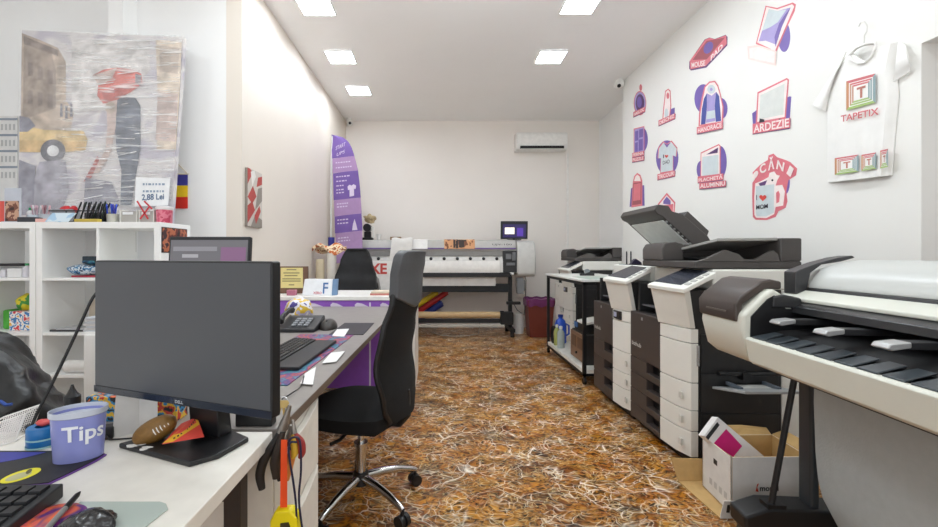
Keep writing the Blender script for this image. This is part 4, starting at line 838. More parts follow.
# ================================================================ GREY DESK
t = thing('grey_desk', 'long grey desk running from the white table to the purple counter', 'desk', (-.85, 2.3, 0))
GD = M('#8f8984', .42)
MB().prism([(-.405, 1.055), (-.332, 3.56), (-1.13, 3.56), (-.985, 1.055)], 'z', .712, .74).build('desktop', GD, t, .002)
MB().prism([(-.4045, 1.055), (-.3315, 3.56), (-.3305, 3.56), (-.4035, 1.055)], 'z', .713, .739).build('edge_band', M('#6d5f53', .5), t)
MB().prism([(-.95, 1.2), (-.92, 1.2), (-1.06, 3.5), (-1.09, 3.5)], 'z', 0, .712).build('side_panel', CWT, t)
for y in (3.42,): MB().box(-1.05, -1.0, y, y+.05, 0, .712).build('leg', M('#5a5a5c', .4), t)
t = thing('drawer_pedestal', 'white drawer pedestal under the near end of the grey desk', 'drawer unit', (-.65, 1.25, 0))
MB().box(-.88, -.425, 1.075, 1.41, .02, .705).build('body', M('#e3dfd6', .45), t, .002)
MB().box(-.86, -.45, 1.09, 1.40, 0, .02).build('plinth', CHAR, t)
for i, (z0, z1) in enumerate(((.03, .25), (.255, .475), (.48, .70))):
    n = 14; pf = [(1.078, z0), (1.407, z0), (1.407, z1)]+[(1.407-.329*k/n, z1-.012-.03*math.sin(math.pi*k/n)) for k in range(1, n)]+[(1.078, z1)]
    MB().prism(pf, 'x', -.424, -.404).build('drawer', M('#e9e5dc', .45), t, .002)
# ================================================================ WHITE TABLE
t = thing('white_table', 'white desk in the left foreground under the large monitor', 'desk', (-1.2, .7, 0))
MB().box(-2.1, -.412, .36, 1.04, .708, .74).build('tabletop', M('#e9e5dc', .4), t, .003)
for x, y in ((-.50, .97), (-2.05, .97), (-.50, .40), (-2.05, .40)): MB().box(x, x+.04, y, y+.04, 0, .708).build('leg', M('#2e2622', .45), t, .003)
MB().box(-2.0, -.5, .98, 1.0, .60, .70).build('cross_bar', M('#2e2622', .45), t)
# ================================================================ LARGE MONITOR
t = thing('desktop_monitor', 'large dark monitor on the white table, screen off', 'monitor', (-.5815, .9355, .74), -math.atan2(.181, .519)); L = dict(local=True)
MB().prism([(-.142, -.035), (.087, -.047), (.115, .0), (.114, .088), (.01, .116), (-.075, .10)], 'z', 0, .012).build('base_plate', M('#1b1b1d', .35), t, .003, **L)
MB().prism([(.058, .012), (.098, .012), (.060, .30), (.035, .30)], 'x', -.035, .055).build('stand_neck', M('#151517', .35), t, .004, **L)
hs = MB().box(-.270, .263, -.006, .02, .107, .427).build('housing', M('#17181a', .4), t, .004, **L)
MB().box(-.2, .2, .02, .05, .16, .38).build('rear_case', M('#17181a', .45), t, .01, **L)
MB().box(-.266, .259, -.0075, -.005, .124, .423).build('screen', M('#484b50', .38, 0, .02, 3, spec=.6), t, **L)
MB().box(-.270, .263, -.0085, -.006, .107, .123).build('lower_bezel', M('#1f2735', .2), t, .001, **L)
MB().text('DELL', (.0, -.0092, .111), (.024, 0, 0), (0, 0, .007), 0, .02).build('lettering', M('#b8bcc0', .3), t, smooth=False, **L)
MB().tube(spl([(-.05, .06, .25), (-.07, .07, .12), (-.05, .1, .05), (-.03, .16, .006)]), .004, 8).build('monitor_cable', BLACK, t, **L)
# second display
t = thing('desktop_monitor', 'smaller lit monitor on the grey desk, half hidden by the big monitor', 'monitor', (-.875, 1.60, .74), .02)
MB().prism([(-.08, -.08), (.08, -.08), (.07, .08), (-.07, .08)], 'z', 0, .012).build('base_plate', BLACK, t, .003, **L)
MB().box(-.03, .03, .04, .06, .012, .30).build('stand_neck', BLACK, t, .003, **L)
MB().obox((0, .0, .38), (.307, .024, .26), (-.10, 0, 0)).build('housing', M('#1b1c1f', .4), t, .004, **L)
def sc2(u0, u1, z0, z1, e, m, nm): MB().obox(((u0+u1)/2, -.0135-.1*((z0+z1)/2-.38)*-1-e, (z0+z1)/2), (u1-u0, .001, z1-z0), (-.10, 0, 0)).build(nm, m, t, **L)
sc2(-.146, .146, .262, .498, .0, M_emit('#5b5a5e', .45), 'screen')
sc2(-.135, .03, .455, .472, .0012, M_emit('#76757a', .45), 'toolbar'); sc2(-.1, -.04, .43, .443, .0012, M_emit('#8d8c90', .45), 'toolbar'); sc2(.045, .14, .30, .47, .0012, M_emit('#6d4f6b', .5), 'purple_window')
# ================================================================ THINGS ON THE GREY DESK
ZD = .74
MB().slab([(-.505, 1.40, ZD+.0005), (-.462, 2.28, ZD+.0005), (-.76, 2.30, ZD+.0005), (-.77, 1.42, ZD+.0005)], (0, 0, .003)).build('printed_desk_mat', M_cells(['#2a2350', '#5d3d8a', '#3f8a94', '#3a2f7a', '#c4503a', '#7a3f70', '#8a3a7a', '#2a2a60'], 12, .45, (1, .6, 1), 1.2), None, label='colourful purple, teal and orange desk mat on the grey desk', cat='desk mat')
def keyboard(name, label, origin, ux, uy, ln, dp, h0, h1, cols_, rows, body, key):
    """origin = far-left corner; ux along rows, uy from far edge to near edge"""
    ux = Vector(ux).normalized(); uy = Vector(uy).normalized(); o = Vector(origin)
    t = thing(name, label, 'keyboard', o+ux*ln/2+uy*dp/2)
    Z = Vector((0, 0, 1))
    MB().add([o, o+ux*ln, o+ux*ln+uy*dp, o+uy*dp, o+Z*h0, o+ux*ln+Z*h0, o+ux*ln+uy*dp+Z*h1, o+uy*dp+Z*h1], [(0, 1, 2, 3), (4, 5, 6, 7), (0, 1, 5, 4), (1, 2, 6, 5), (2, 3, 7, 6), (3, 0, 4, 7)]).build('case', body, t, .003)
    for r in range(rows):
        x = .012
        kw = (ln-.024)/cols_
        c = 0
        while c < cols_:
            w = 1
            if r == rows-1 and c == 3: w = 5
            if r in (2, 3) and c == cols_-5: w = 2
            a = o+ux*(x+c*kw)+uy*(.01+r*(dp-.02)/rows); hh = h0+(h1-h0)*(r+.5)/rows
            p = a+Z*(hh-.002); kd = (dp-.02)/rows
            q = [p+ux*.0015, p+ux*(kw*w-.0015), p+ux*(kw*w-.0015)+uy*(kd-.003), p+ux*.0015+uy*(kd-.003)]
            top = [v+Z*.007+(p+ux*kw*w*.5+uy*kd*.5-v)*.12 for v in q]
            MB().add(q+top, [(4, 5, 6, 7), (0, 1, 5, 4), (1, 2, 6, 5), (2, 3, 7, 6), (3, 0, 4, 7)]).build('key', key, t, smooth=False)
            c += w
    return t
keyboard('computer_keyboard', 'black keyboard on the colourful mat of the grey desk', (-.745, 1.58, ZD+.004), (.045, 1, 0), (1, -.045, 0), .50, .115, .024, .018, 18, 5, M('#1d1d1f', .45), M('#262628', .4))
MB().slab([(-.628, 1.575, ZD+.004), (-.525, 1.57, ZD+.004), (-.503, 2.07, ZD+.004), (-.606, 2.075, ZD+.004)], (0, 0, .014)).build('wrist_rest', M('#1f1f21', .5), None, .004, label='smooth black wrist rest along the keyboard on the grey desk', cat='wrist rest')
t = thing('desk_phone', 'black desk telephone at the far end of the colourful mat', 'telephone', (-.80, 2.47, ZD))
MB().prism([(2.36, ZD), (2.36, ZD+.02), (2.58, ZD+.07), (2.60, ZD)], 'x', -.92, -.70).build('phone_body', M('#26272a', .4), t, .006)
for i in range(4):
    for j in range(3): MB().obox((-.83+.035*j, 2.40+.03*i, ZD+.037+.0068*i), (.024, .018, .008), (.22, 0, 0)).build('phone_key', M('#8f9398', .4), t)
MB().tube([(-.90, 2.38, ZD+.06), (-.90, 2.42, ZD+.085), (-.90, 2.52, ZD+.105), (-.90, 2.57, ZD+.10)], [.02, .015, .015, .02], 10).build('handset', BLACK, t)
MB().shell(lambda u, v: Vector((-.60+.19*u, 2.29+.39*v, ZD+.001)), 2, 2, (0, 0, .003)).build('mouse_pad', M('#2e2a30', .6), None, label='plain dark mouse pad near the far end of the grey desk', cat='mouse pad')
t = thing('computer_mouse', 'black computer mouse between the phone and dark mouse pad', 'mouse', (-.66, 2.50, ZD))
MB().ell((-.655, 2.5, ZD+.004), (.05, .085, .055), 18, 12, fn=lambda v: Vector((v.x, v.y, max(ZD+.0005, v.z)))).build('shell', M('#3a3634', .35), t)
MB().cyl((-.66, 2.46, ZD+.048), (-.65, 2.46, ZD+.048), .009).build('scroll_wheel', CHAR, t)
for lb, pts in (('white paper card lying on the far corner of the colourful mat', ((332, 336), (337, 329.5), (349, 329), (344, 337))), ('white paper card lying at the right edge of the colourful mat', ((322, 363.5), (331, 353), (345, 351.5), (336, 362))), ('white paper card nearest the big monitor on the grey desk', ((300, 384), (305, 374), (316, 367), (313, 385)))):
    MB().slab([PF(x, y, ZD+.005) for x, y in pts], (0, 0, .002)).build('paper_card', M('#eceae8', .6), None, label=lb, cat='paper card', group='white cards on the grey desk')
MB().tube([PF(279, 366, ZD+.01), PF(298, 368, ZD+.01)], .0045, 8).build('pen', M('#e4e4e4', .3), None, label='white pen lying beside the keyboard on the grey desk', cat='pen')
MB().tube(spl([PF(304, 376, ZD+.009), PF(301, 386, ZD+.007), PF(292, 393, ZD+.006), PF(282, 399, ZD+.006)]), .0022, 6).build('thin_cable', BLACK, None, label='thin black cable curving over the edge of the colourful mat', cat='cable')
def lumpy(c, r, s1, amp, nu=40, nv=24):
    def fn(v):
        n = mnoise.noise(v*s1)+.5*mnoise.noise(v*s1*2.3); d = (v-Vector(c)); return v+d*amp*n
    return fn
c0 = (-.92, 2.80, ZD+.075)
fnn = lumpy(c0, .1, 14, .35)
MB().ell(c0, (.09, .07, .08), 32, 20, fn=lambda v: (lambda w: Vector((w.x, w.y, max(ZD+.002, w.z))))(fnn(v))).build('gift_bag', M_cells(['#4a3f8a', '#e2dfe4', '#d9b53a', '#b9b2cc', '#e9e6e0', '#5a4a9a'], 12, .4), None, label='crumpled purple, white and yellow bag behind the desk telephone', cat='bag')
t = thing('comic_box', 'box printed with colourful comic shapes behind the white folded card', 'box', (-.81, 1.12, ZD))
MB().box(-.93, -.69, 1.10, 1.15, ZD, ZD+.065).build('carton', M_cells(['#1d1c22', '#c63a2a', '#e3b93a', '#2d86b8', '#1d1c22', '#d9642a', '#3a9a5a'], 38, .45), t, .002)
t = thing('nozzle_bottle', 'black bottle with pointed nozzle behind the blue tape roll', 'bottle', (-.892, 1.017, ZD))
MB().lathe([(.015, 0), (.017, .005), (.017, .075), (.014, .08)], (-.892, 1.017, ZD), 20).build('body', M('#2a2c2e', .35), t)
MB().lathe([(.0168, .079), (.0168, .096), (.010, .104), (.005, .115), (.0025, .124)], (-.892, 1.017, ZD), 20).build('cap', BLACK, t)
t = thing('desk_lamp', 'thin curved black lamp arm rising behind the big monitor', 'lamp', (-1.008, 1.03, ZD))
a, b = Vector((-1.16, 1.2, ZD+.0)), Vector((-.985, 1.2, 1.06))
pts = [P(35, 418, 1.2), P(50, 388, 1.2), P(65, 357, 1.2), P(80, 325, 1.2), P(90, 303, 1.2), P(95, 295, 1.2), P(102, 288, 1.2), P(120, 282, 1.2)]
pts = [P(30, 429, 1.03)]+[P(x, y, 1.03+.012*i) for i, (x, y) in enumerate(((35, 418), (50, 388), (65, 357), (80, 325), (90, 303), (95, 295), (102, 288), (120, 282)))]; pts[0].z = ZD+.004
MB().tube(spl(pts), .0035, 8).build('arm', BLACK, t); MB().cyl((pts[0].x, 1.03, ZD), (pts[0].x, 1.03, ZD+.02), .009).build('base', BLACK, t)
MB().ell(pts[-1]+Vector((.03, 0, 0)), (.04, .02, .012)).build('lamp_head', BLACK, t)
# ================================================================ THINGS ON THE WHITE TABLE
# folded white card
t = thing('folded_card', 'tall folded white card standing behind the football', 'card', (-.74, 1.0, ZD))
q = [P(112, 431, 1.0), P(139, 427, 1.035), P(157, 424, 1.02)]; tp = [P(116, 394, 1.0), P(139, 397, 1.035), P(157, 400, 1.02)]
for v in q: v.z = ZD
for i in (0, 1): MB().slab([q[i], q[i+1], tp[i+1], tp[i]], (0, .002, 0)).build('card_panel', M('#eae8e3', .6), t, smooth=False)
# black adapter
t = thing('power_adapter', 'small black adapter with cable left of the folded card', 'adapter', (-.80, 1.0, ZD))
MB().obox((-.80, 1.0, ZD+.0155), (.042, .03, .03), (0, 0, .4)).build('housing', M('#1e1e20', .4), t, .004)
MB().tube([(-.79, .99, ZD+.012), (-.775, .985, ZD+.004), (-.74, .99, ZD+.004), (-.70, 1.0, ZD+.004)], .0022, 6).build('cord', BLACK, t)
# tips tub
cx, cy = -.775, .90; zt0 = ZD+.004
t = thing('tips_tub', 'oval translucent tub with purple inside and white lettering, on the white table', 'tub', (cx, cy, zt0))
rot = Matrix.Rotation(.45, 3, 'Z')
def ov(rx, ry, n=40): return [Vector((cx, cy, 0))+rot@Vector((rx*math.cos(2*math.pi*i/n), ry*math.sin(2*math.pi*i/n), 0)) for i in range(n)]
def oloft(rings): 
    mb = MB(); vs = []; n = 40
    for rx, ry, z in rings: vs += [v+Vector((0, 0, z)) for v in ov(rx, ry)]
    return mb.add(vs, [(i*n+j, i*n+(j+1) % n, (i+1)*n+(j+1) % n, (i+1)*n+j) for i in range(len(rings)-1) for j in range(n)]+[tuple(range(n))])
oloft([(.043, .030, zt0), (.048, .034, zt0+.098), (.046, .032, zt0+.098), (.041, .028, zt0+.005)]).build('wall', M('#8d93d0', .25, 0, .04, 20), t)
oloft([(.0409, .0279, zt0+.006), (.045, .031, zt0+.088), (.0445, .0305, zt0+.088), (.040, .027, zt0+.03)]).build('purple_liner', M('#4a4fd0', .4), t)
oloft([(.0485, .0345, zt0+.093), (.051, .037, zt0+.095), (.051, .037, zt0+.106), (.049, .035, zt0+.106), (.0475, .0335, zt0+.094)]).build('rim', M('#c3c9d6', .25), t)
def tipsf(u, v):
    q = R(-88)+R(92)*u-.45; z = zt0+.036+.042*v; k = (z-zt0)/.098; rx, ry = .043+.005*k+.0026, .030+.004*k+.0026
    w = rot@Vector((rx*math.cos(q), ry*math.sin(q), 0)); return Vector((cx, cy, 0))+w+Vector((0, 0, z))
MB().textf('Tips', tipsf, 0, .02).build('lettering', M('#eef0f4', .4), t, smooth=False)
t = thing('tape_roll', 'blue tape roll with red lump on top, left of the tub', 'tape', (-.914, .967, ZD))
MB().lathe([(.029, 0), (.031, .003), (.031, .042), (.029, .045), (.016, .045), (.016, .0)], (-.914, .967, ZD), 28).build('roll', M('#1d6fae', .35), t)
MB().lathe([(.0315, .018), (.0315, .022)], (-.914, .967, ZD), 28, cap=False).lathe([(.029, 0), (.032, .001), (.032, .005)], (-.914, .967, ZD), 28, cap=False).build('pale_band', M('#9cc7c9', .35), t)
MB().ell((-.914, .967, ZD+.052), (.018, .012, .008), fn=lumpy((-.914, .967, ZD+.052), .02, 60, .3)).build('red_lump', M('#d0504f', .4), None, label='small red and green lump lying on the blue tape roll', cat='eraser')
# wire basket
t = thing('wire_basket', 'white wire mesh basket at the left edge of the white table', 'basket', (-1.04, 1.0, ZD))
tl_, tr_, br_, bl_ = P(-14, 427, .97), P(26, 413.5, .985), PF(15, 441, ZD+.003), PF(-22, 452, ZD+.003)
bk_ = Vector((-.02, .06, 0)); wm = MB()
def bq(u, v): return tl_*(1-u)*(1-v)+tr_*u*(1-v)+br_*u*v+bl_*(1-u)*v
for i in range(17): wm.tube([bq(i/16, 0), bq(i/16, 1)], .0009, 5)
for i in range(1, 11): wm.tube([bq(0, i/11), bq(1, i/11)], .0009, 5)
wm.build('mesh_side', M('#e3dedb', .4), t)
wm = MB()
for i in range(17): wm.tube([bq(i/16, 0)+bk_, bq(i/16, 1)+bk_], .0009, 5)
for i in range(1, 11): wm.tube([bq(0, i/11)+bk_, bq(1, i/11)+bk_], .0009, 5)
wm.build('mesh_side', M('#e3dedb', .4), t)
MB().tube([tl_, tr_, tr_+bk_, tl_+bk_, tl_], .002, 6).build('rim', M('#e9e6e2', .4), t); MB().tube([bl_, br_, br_+bk_, bl_+bk_, bl_], .002, 6).build('base_wire', M('#e9e6e2', .4), t)
for v_, w_ in ((tr_, br_), (tr_+bk_, br_+bk_)): MB().tube([v_, w_], .002, 6).build('post', M('#e9e6e2', .4), t)
# dark desk pad with yellow oval
pts = [(-20, 452), (45, 452), (100, 452.5), (107, 455), (98, 461), (72, 474), (48, 485.5), (-40, 492)]
t = thing('desk_pad', 'black desk pad with purple border under the tub', 'desk pad', PF(40, 470, ZD))
pp = [PF(x, y, ZD+.0005) for x, y in pts]; ce = sum(pp, Vector())/len(pp)
MB().slab(pp, (0, 0, .0015)).build('border', M('#6a3d8f', .5), t)
p2 = [ce+(p-ce)*(.93 if i in (3, 4, 5, 6) else 1.0)+Vector((0, 0, .0017)) for i, p in enumerate(pp)]
MB().slab(p2, (0, 0, .0012)).build('pad', M('#222125', .55), t)
up = Vector((0, 0, .0032))
MB().slab([PF(-20, 452.3, ZD+.0035), PF(46, 452.3, ZD+.0035), PF(20, 459, ZD+.0035), PF(-20, 466, ZD+.0035)], (0, 0, .0004)).build('blue_corner', M('#3b3f9c', .5), t)
yc = PF(21, 475.5, ZD+.0035); ex = (PF(41, 470, ZD+.0035)-PF(0, 481, ZD+.0035))/2; ey = (PF(24, 470, ZD+.0035)-PF(18, 481, ZD+.0035))/2
ol = MB().slab([yc+ex*math.cos(q)+ey*math.sin(q) for q in [2*math.pi*i/36 for i in range(36)]], (0, 0, .0006)); ol.build('yellow_oval', M('#e8df2c', .5), t)
MB().slab([yc+ex*(-.1+.8*math.cos(q)*.8)+ey*(-.1+.6*math.sin(q))+Vector((0, 0, .0007)) for q in [2*math.pi*i/30 for i in range(30)]], (0, 0, .0003)).slab([yc+ex*(.35+.15*math.cos(q))+ey*(.3+.45*math.sin(q))+Vector((0, 0, .0012)) for q in [2*math.pi*i/20 for i in range(20)]], (0, 0, .0003), 1).build('oval_print', [M('#b9b78a', .5), M('#5a5630', .5)], t)
# football and leaflet on the monitor base
ax = (P(172, 423, .975)-P(137, 442, .955)).normalized(); rotq = ax.to_track_quat('Z', 'Y').to_matrix()
t = thing('mini_football', 'small brown rugby ball lying on the base of the big monitor', 'ball', P(155, 442, .965))
cc = P(155, 430.0, .965)
pr = [(.0265*math.cos(math.pi*(i/16-.5))**.8 if 0 < i < 16 else .001, .047*math.sin(math.pi*(i/16-.5))) for i in range(17)]
MB().lathe(pr, cc, 28, rot=rotq).build('skin', M('#7d5a26', .45, 0, .12, 120, .2, 250), t)
up = Vector((.35, -.9, .1)); side = up.cross(ax).normalized(); up = ax.cross(side).normalized()*-1
up = up if up.y < 0 else -up
st = MB()
for k in range(5): 
    s0 = .008+.007*k; o = cc+ax*s0; st.tube([o+(up*.0245+side*(-.007))*(1-(s0/.06)**2)*1.03, o+(up*.027)*(1-(s0/.06)**2)*1.02, o+(up*.0245+side*.007)*(1-(s0/.06)**2)*1.03], .0013, 6)
st.build('white_lacing', WHITE, t)
t = thing('warning_leaflet', 'red leaflet with yellow stripe leaning on the monitor stand', 'leaflet', P(185, 442, .95))
a, b, c_, d_ = P(162, 445, .925), P(204, 437, .945), P(197, 417, 1.0), P(181, 424, .985)
a.z = max(a.z, .760); b.z = max(b.z, .760)
sl = (0, .0006, .0008)
MB().slab([a, b, c_, d_], sl).build('red_sheet', M('#d9493c', .5), t, smooth=False)
nn = (b-a).cross(d_-a).normalized(); nn = nn if nn.y < 0 else -nn
def lq(u, v): return a*(1-u)*(1-v)+b*u*(1-v)+c_*u*v+d_*(1-u)*v+nn*.001
MB().poly([lq(0, .03), lq(.25, .02), lq(1, .6), lq(.98, 1.0), lq(.7, .95)]).build('yellow_stripe', M('#e5ad2a', .5), t, smooth=False)
mk = MB()
for i in range(9): mk.poly([lq(.22+.075*i, .13+.085*i)+nn*.0006, lq(.27+.075*i, .16+.085*i)+nn*.0006, lq(.235+.075*i, .25+.085*i)+nn*.0006, lq(.2+.075*i, .21+.085*i)+nn*.0006])
mk.build('black_marks', M('#2a2620', .5), t, smooth=False)
wb = MB(); 
for (px, py, rx, ry) in ((132, 446, .013, .008), (140, 444.5, .011, .005), (147, 447.5, .012, .005), (143, 449.5, .008, .006)):
    o = PF(px, py, .7526); wb.slab([o+Vector((rx*math.cos(q)*(1+.2*math.sin(3*q)), ry*math.sin(q), 0)) for q in [2*math.pi*i/16 for i in range(16)]], (0, 0, .0008))
wb.build('paper_scrap', M('#e2e1dd', .6), None, label='torn white paper scraps on the monitor base beside the rugby ball', cat='paper scraps')
# near left keyboard
ok = Vector((-1.12, .715, ZD+.004))
keyboard('computer_keyboard', 'black keyboard at the bottom left corner of the white table', ok, (1, .08, 0), (.08, -1, 0), .448, .15, .026, .012, 18, 5, M('#2a2b2e', .4), M('#1f2023', .4))
MB().slab([PF(x, y, ZD+.0005) for x, y in ((80, 503), (160, 503), (166, 505), (168, 510), (150, 524), (120, 552), (40, 552))], (0, 0, .003)).build('glass_mouse_pad', M('#b9c4bd', .15, 0, .03, 6), None, .001, label='pale green translucent pad on the table front edge', cat='mouse pad')
MB().lathe([(.055, 0), (.056, .002), (.04, .006)], PF(50, 520, ZD+.0005)+Vector((-.0, 0, 0)), 30, sy=.8).build('printed_coaster', M_cells(['#c0287a', '#3b2a7a', '#e06a3a', '#d13f8a', '#4a3aa0'], 16, .4, warp=1.0), None, label='magenta and purple round coaster beside the near keyboard', cat='coaster')
t = thing('ballpoint_pen', 'grey and black pen lying across the magenta coaster', 'pen', PF(60, 510, ZD))
a, b = PF(44, 532, ZD+.013), PF(80, 492, ZD+.013)
MB().tube([a, a.lerp(b, .55)], .0045, 10).build('barrel', M('#8c8a88', .3), t); MB().tube([a.lerp(b, .55), a.lerp(b, .9), b], [.0048, .0045, .0015], 10).build('grip', BLACK, t)
cb = PF(92, 530, ZD)+Vector((0, -.005, .014)); fb = lumpy(cb, .03, 45, .2)
MB().ell(cb, (.040, .028, .016), 40, 24, fn=lambda v: (lambda w: Vector((w.x, w.y, max(ZD+.005, w.z))))(fb(v))).build('black_wrapper', M('#2a292a', .2, 0, .3, 60), None, label='crumpled shiny black wrapper on the pale green pad', cat='wrapper')
# ================================================================ TOOLS HANGING AT THE TABLE CORNER
t = thing('tool_hook', 'white hook rail with tools hanging at the table corner', 'hook', (-.395, 1.03, .69))
MB().box(-.412, -.385, 1.042, 1.054, .668, .725).box(-.412, -.35, 1.03, 1.05, .69, .715).build('rail', M('#e8e6e2', .4), t, .003)
def Pz(px, py, Y=1.0): return P(px, py, Y)
t = thing('pliers', 'pliers with long black handles hanging at the table corner', 'pliers', Pz(270, 440))
MB().tube([Pz(290, 405), Pz(286, 418), Pz(281, 432)], [.004, .009, .012], 12).build('jaw', M('#8f8a84', .35, .7), t)
MB().tube(spl([Pz(281, 430), Pz(273, 445), Pz(264, 460), Pz(260, 475), Pz(262, 489)]), spr([.006, .010, .011, .011, .008]), 12).build('handle', M('#1f1e1e', .5), t)
MB().tube(spl([Pz(283, 432, .99), Pz(279, 447, .99), Pz(275, 462, .99), Pz(276, 478, .99)]), spr([.006, .010, .012, .008]), 12).build('handle', M('#2a221d', .5), t)
t = thing('pliers', 'pliers with orange and black handles behind the red strap', 'pliers', Pz(286, 440, 1.03))
MB().tube([Pz(292, 425, 1.03), Pz(289, 440, 1.03)], [.006, .011], 10).build('jaw', M('#9a948c', .35, .7), t)
for x, m in ((-6, '#1d1b1b'), (4, '#d98a45')): MB().tube(spl([Pz(289, 436, 1.03), Pz(288+x, 452, 1.03), Pz(284+x, 468, 1.03), Pz(284+x*.6, 480, 1.03)]), spr([.005, .010, .012, .007]), 12).build('handle', M(m, .5), t)
t = thing('wire_cutter', 'small wire cutter with red and yellow grips, rightmost of the hanging tools', 'wire cutter', Pz(296, 445, 1.01))
for x, m in ((-3, '#d9b23a'), (4, '#9c2f2c')): MB().tube(spl([Pz(294, 432, 1.01), Pz(297+x, 442, 1.01), Pz(298+x, 452, 1.01), Pz(296+x, 458, 1.01)]), spr([.004, .009, .009, .005]), 12).build('grip', M(m, .5), t)
MB().tube([Pz(293, 420, 1.01), Pz(294, 433, 1.01)], [.003, .008], 8).build('jaw', M('#9a948c', .35, .7), t)
t = thing('tape_measure', 'yellow tape measure hanging on a bright orange strap', 'tape measure', Pz(285, 527, .98))
MB().slab([Pz(281, 440, .98), Pz(287, 440, .98), Pz(287, 510, .98), Pz(280, 510, .98)], (0, .002, 0)).build('strap', M('#f0521e', .5), t, smooth=False)
MB().prism([(Pz(272, 528, .98).x, Pz(272, 528, .98).z-.03), (Pz(272, 520, .98).x, Pz(0, 518, .98).z), (Pz(277, 508, .98).x, Pz(0, 508, .98).z), (Pz(292, 507, .98).x, Pz(0, 507, .98).z), (Pz(299, 515, .98).x, Pz(0, 514, .98).z), (Pz(300, 528, .98).x, Pz(0, 528, .98).z-.03)], 'y', .965, .995).build('case', M('#f0dd14', .4), t, .005, seg=3)
MB().prism([(Pz(283, 0, .98).x, Pz(0, 527, .98).z-.02), (Pz(283, 0, .98).x, Pz(0, 519, .98).z), (Pz(291, 0, .98).x, Pz(0, 518, .98).z), (Pz(297, 0, .98).x, Pz(0, 527, .98).z-.02)], 'y', .962, .966).build('black_panel', M('#3a3520', .4), t)
t = thing('key_bunch', 'small bunch of keys on the desk edge above the tools', 'keys', Pz(283, 402, 1.05))
MB().tube([Pz(283, 402, 1.04)+Vector((.012*math.cos(q), .004*math.sin(q), .012*math.sin(q))) for q in [2*math.pi*i/20 for i in range(21)]], .0014, 6).build('ring', CHROME, t)
for dx, dy in ((-4, 8), (1, 11), (6, 7)):
    MB().cyl(Pz(283+dx*.4, 404, 1.035), Pz(283+dx*.4, 404, 1.04), .009, n=14).slab([Pz(281.5+dx*.5, 405, 1.036), Pz(284+dx*.5, 405, 1.036), Pz(284+dx, 405+dy, 1.036), Pz(282+dx, 405+dy, 1.036)], (0, .003, 0)).build('key_blade', M('#b59a62', .35, .8), t)
MB().tube(spl([Pz(290, 450, .975), Pz(289, 441, .975), Pz(295, 437, .975), Pz(300, 442, .975), Pz(301, 470, .975), Pz(299, 500, .975), Pz(303, 535, .975)]), .0026, 8).tube(spl([Pz(297, 442, .97), Pz(290, 443, .97), Pz(289, 455, .97), Pz(293, 480, .97), Pz(296, 505, .97), Pz(297, 535, .97)]), .0026, 8).build('navy_cable', M('#1c1d3a', .5), None, label='looped navy cable hanging right of the orange strap', cat='cable')
MB().box(-.52, -.425, 1.068, 1.098, ZD, ZD+.035).build('black_box', M('#19191b', .45), None, .003, label='small black box on the grey desk beneath the big monitor', cat='box')
# ================================================================ BLACK BAG ON THE FLOOR
c0 = Vector((-1.83, 1.62, .42))
def bagfn(v):
    d = v-c0; n = mnoise.noise(v*3.1)*.16
    q = v+Vector((mnoise.noise(v*4), mnoise.noise(v*4+Vector((9, 0, 0))), mnoise.noise(v*4+Vector((0, 9, 0)))))*.10
    r = 1-2*abs(mnoise.noise(Vector((q.x*5+q.z*2, q.y*5, q.z*3)))); r2 = 1-2*abs(mnoise.noise(Vector((q.x*9-q.z*4, q.y*9, q.z*6))))
    w = c0+d*(1+n+.10*r+.05*r2-.05); w.z = max(.004, w.z); return w
t = thing('black_bag', 'big glossy black bag slumped behind the left end of the table', 'bag', (-1.83, 1.62, 0))
MB().ell(c0, (.31, .25, .44), 110, 80, fn=bagfn).build('sack', M('#070708', .33, 0, .2, 8, .3, 30), t)
MB().tube([P(0, 401, 1.36), P(6, 405, 1.355), P(12, 404, 1.36)], .005, 6).build('blue_trim', M('#2a4fa0', .5), t)
# ================================================================ SHELVES
SHW = M('#f6f6f4', .4, 0, .008)
ys, yd = 2.6, 2.92; z_tops = (1.346, 1.037, .694, .43, .05)
def shelf(label, x0, x1, xm):
    t = thing('cube_shelf', label, 'shelf', ((x0+x1)/2, 2.8, 0))
    MB().box(x0, x1, ys, yd, 1.346, 1.386).build('top_board', SHW, t, .002)
    MB().box(x0, x0+.038, ys, yd, 0, 1.346).build('side_board', SHW, t, .002); MB().box(x1-.038, x1, ys, yd, 0, 1.346).build('side_board', SHW, t, .002)
    MB().box(x0+.038, x1-.038, ys, yd, .0, .05).build('bottom_board', SHW, t, .002)
    MB().box(xm-.009, xm+.009, ys+.003, yd, .05, 1.346).build('divider', SHW, t, .001)
    for z in (1.037, .694, .43):
        for a, b in ((x0+.038, xm-.009), (xm+.009, x1-.038)): MB().box(a, b, ys+.003, yd, z-.017, z).build('shelf_board', SHW, t, .001)
shelf('right hand white cube shelf beneath the wrapped painting', -2.507, -1.733, -2.125)
shelf('left hand white cube shelf cut by the left edge of the photo', -3.285, -2.511, -2.90)
YF = 2.72
def onshelf(name, label, cat, px0, px1, py0, z, mat_, Y=YF, dp=.12, group=None, bev=.003):
    a = P(px0, py0, Y); b = P(px1, py0, Y)
    return MB().box(a.x, b.x, Y, Y+dp, z+.0005, a.z).build(name, mat_, None, bev, label=label, cat=cat, group=group)
z1, z2, z3 = 1.037, .694, .43
onshelf('white_box', 'low white box below the black tray, left shelf', 'box', 0, 5, 270, z1, M('#d8d6dc', .5), 2.66, .06); onshelf('white_box', 'wider white box in the top cell of the left shelf', 'box', 7, 21, 268.5, z1, M('#e2e1e0', .5), 2.65, .07)
onshelf('black_tray', 'flat black tray lying in the top cell of the left shelf', 'tray', -1, 20, 263.5, z1+.07, M('#2c2a2e', .5), 2.72, .1)
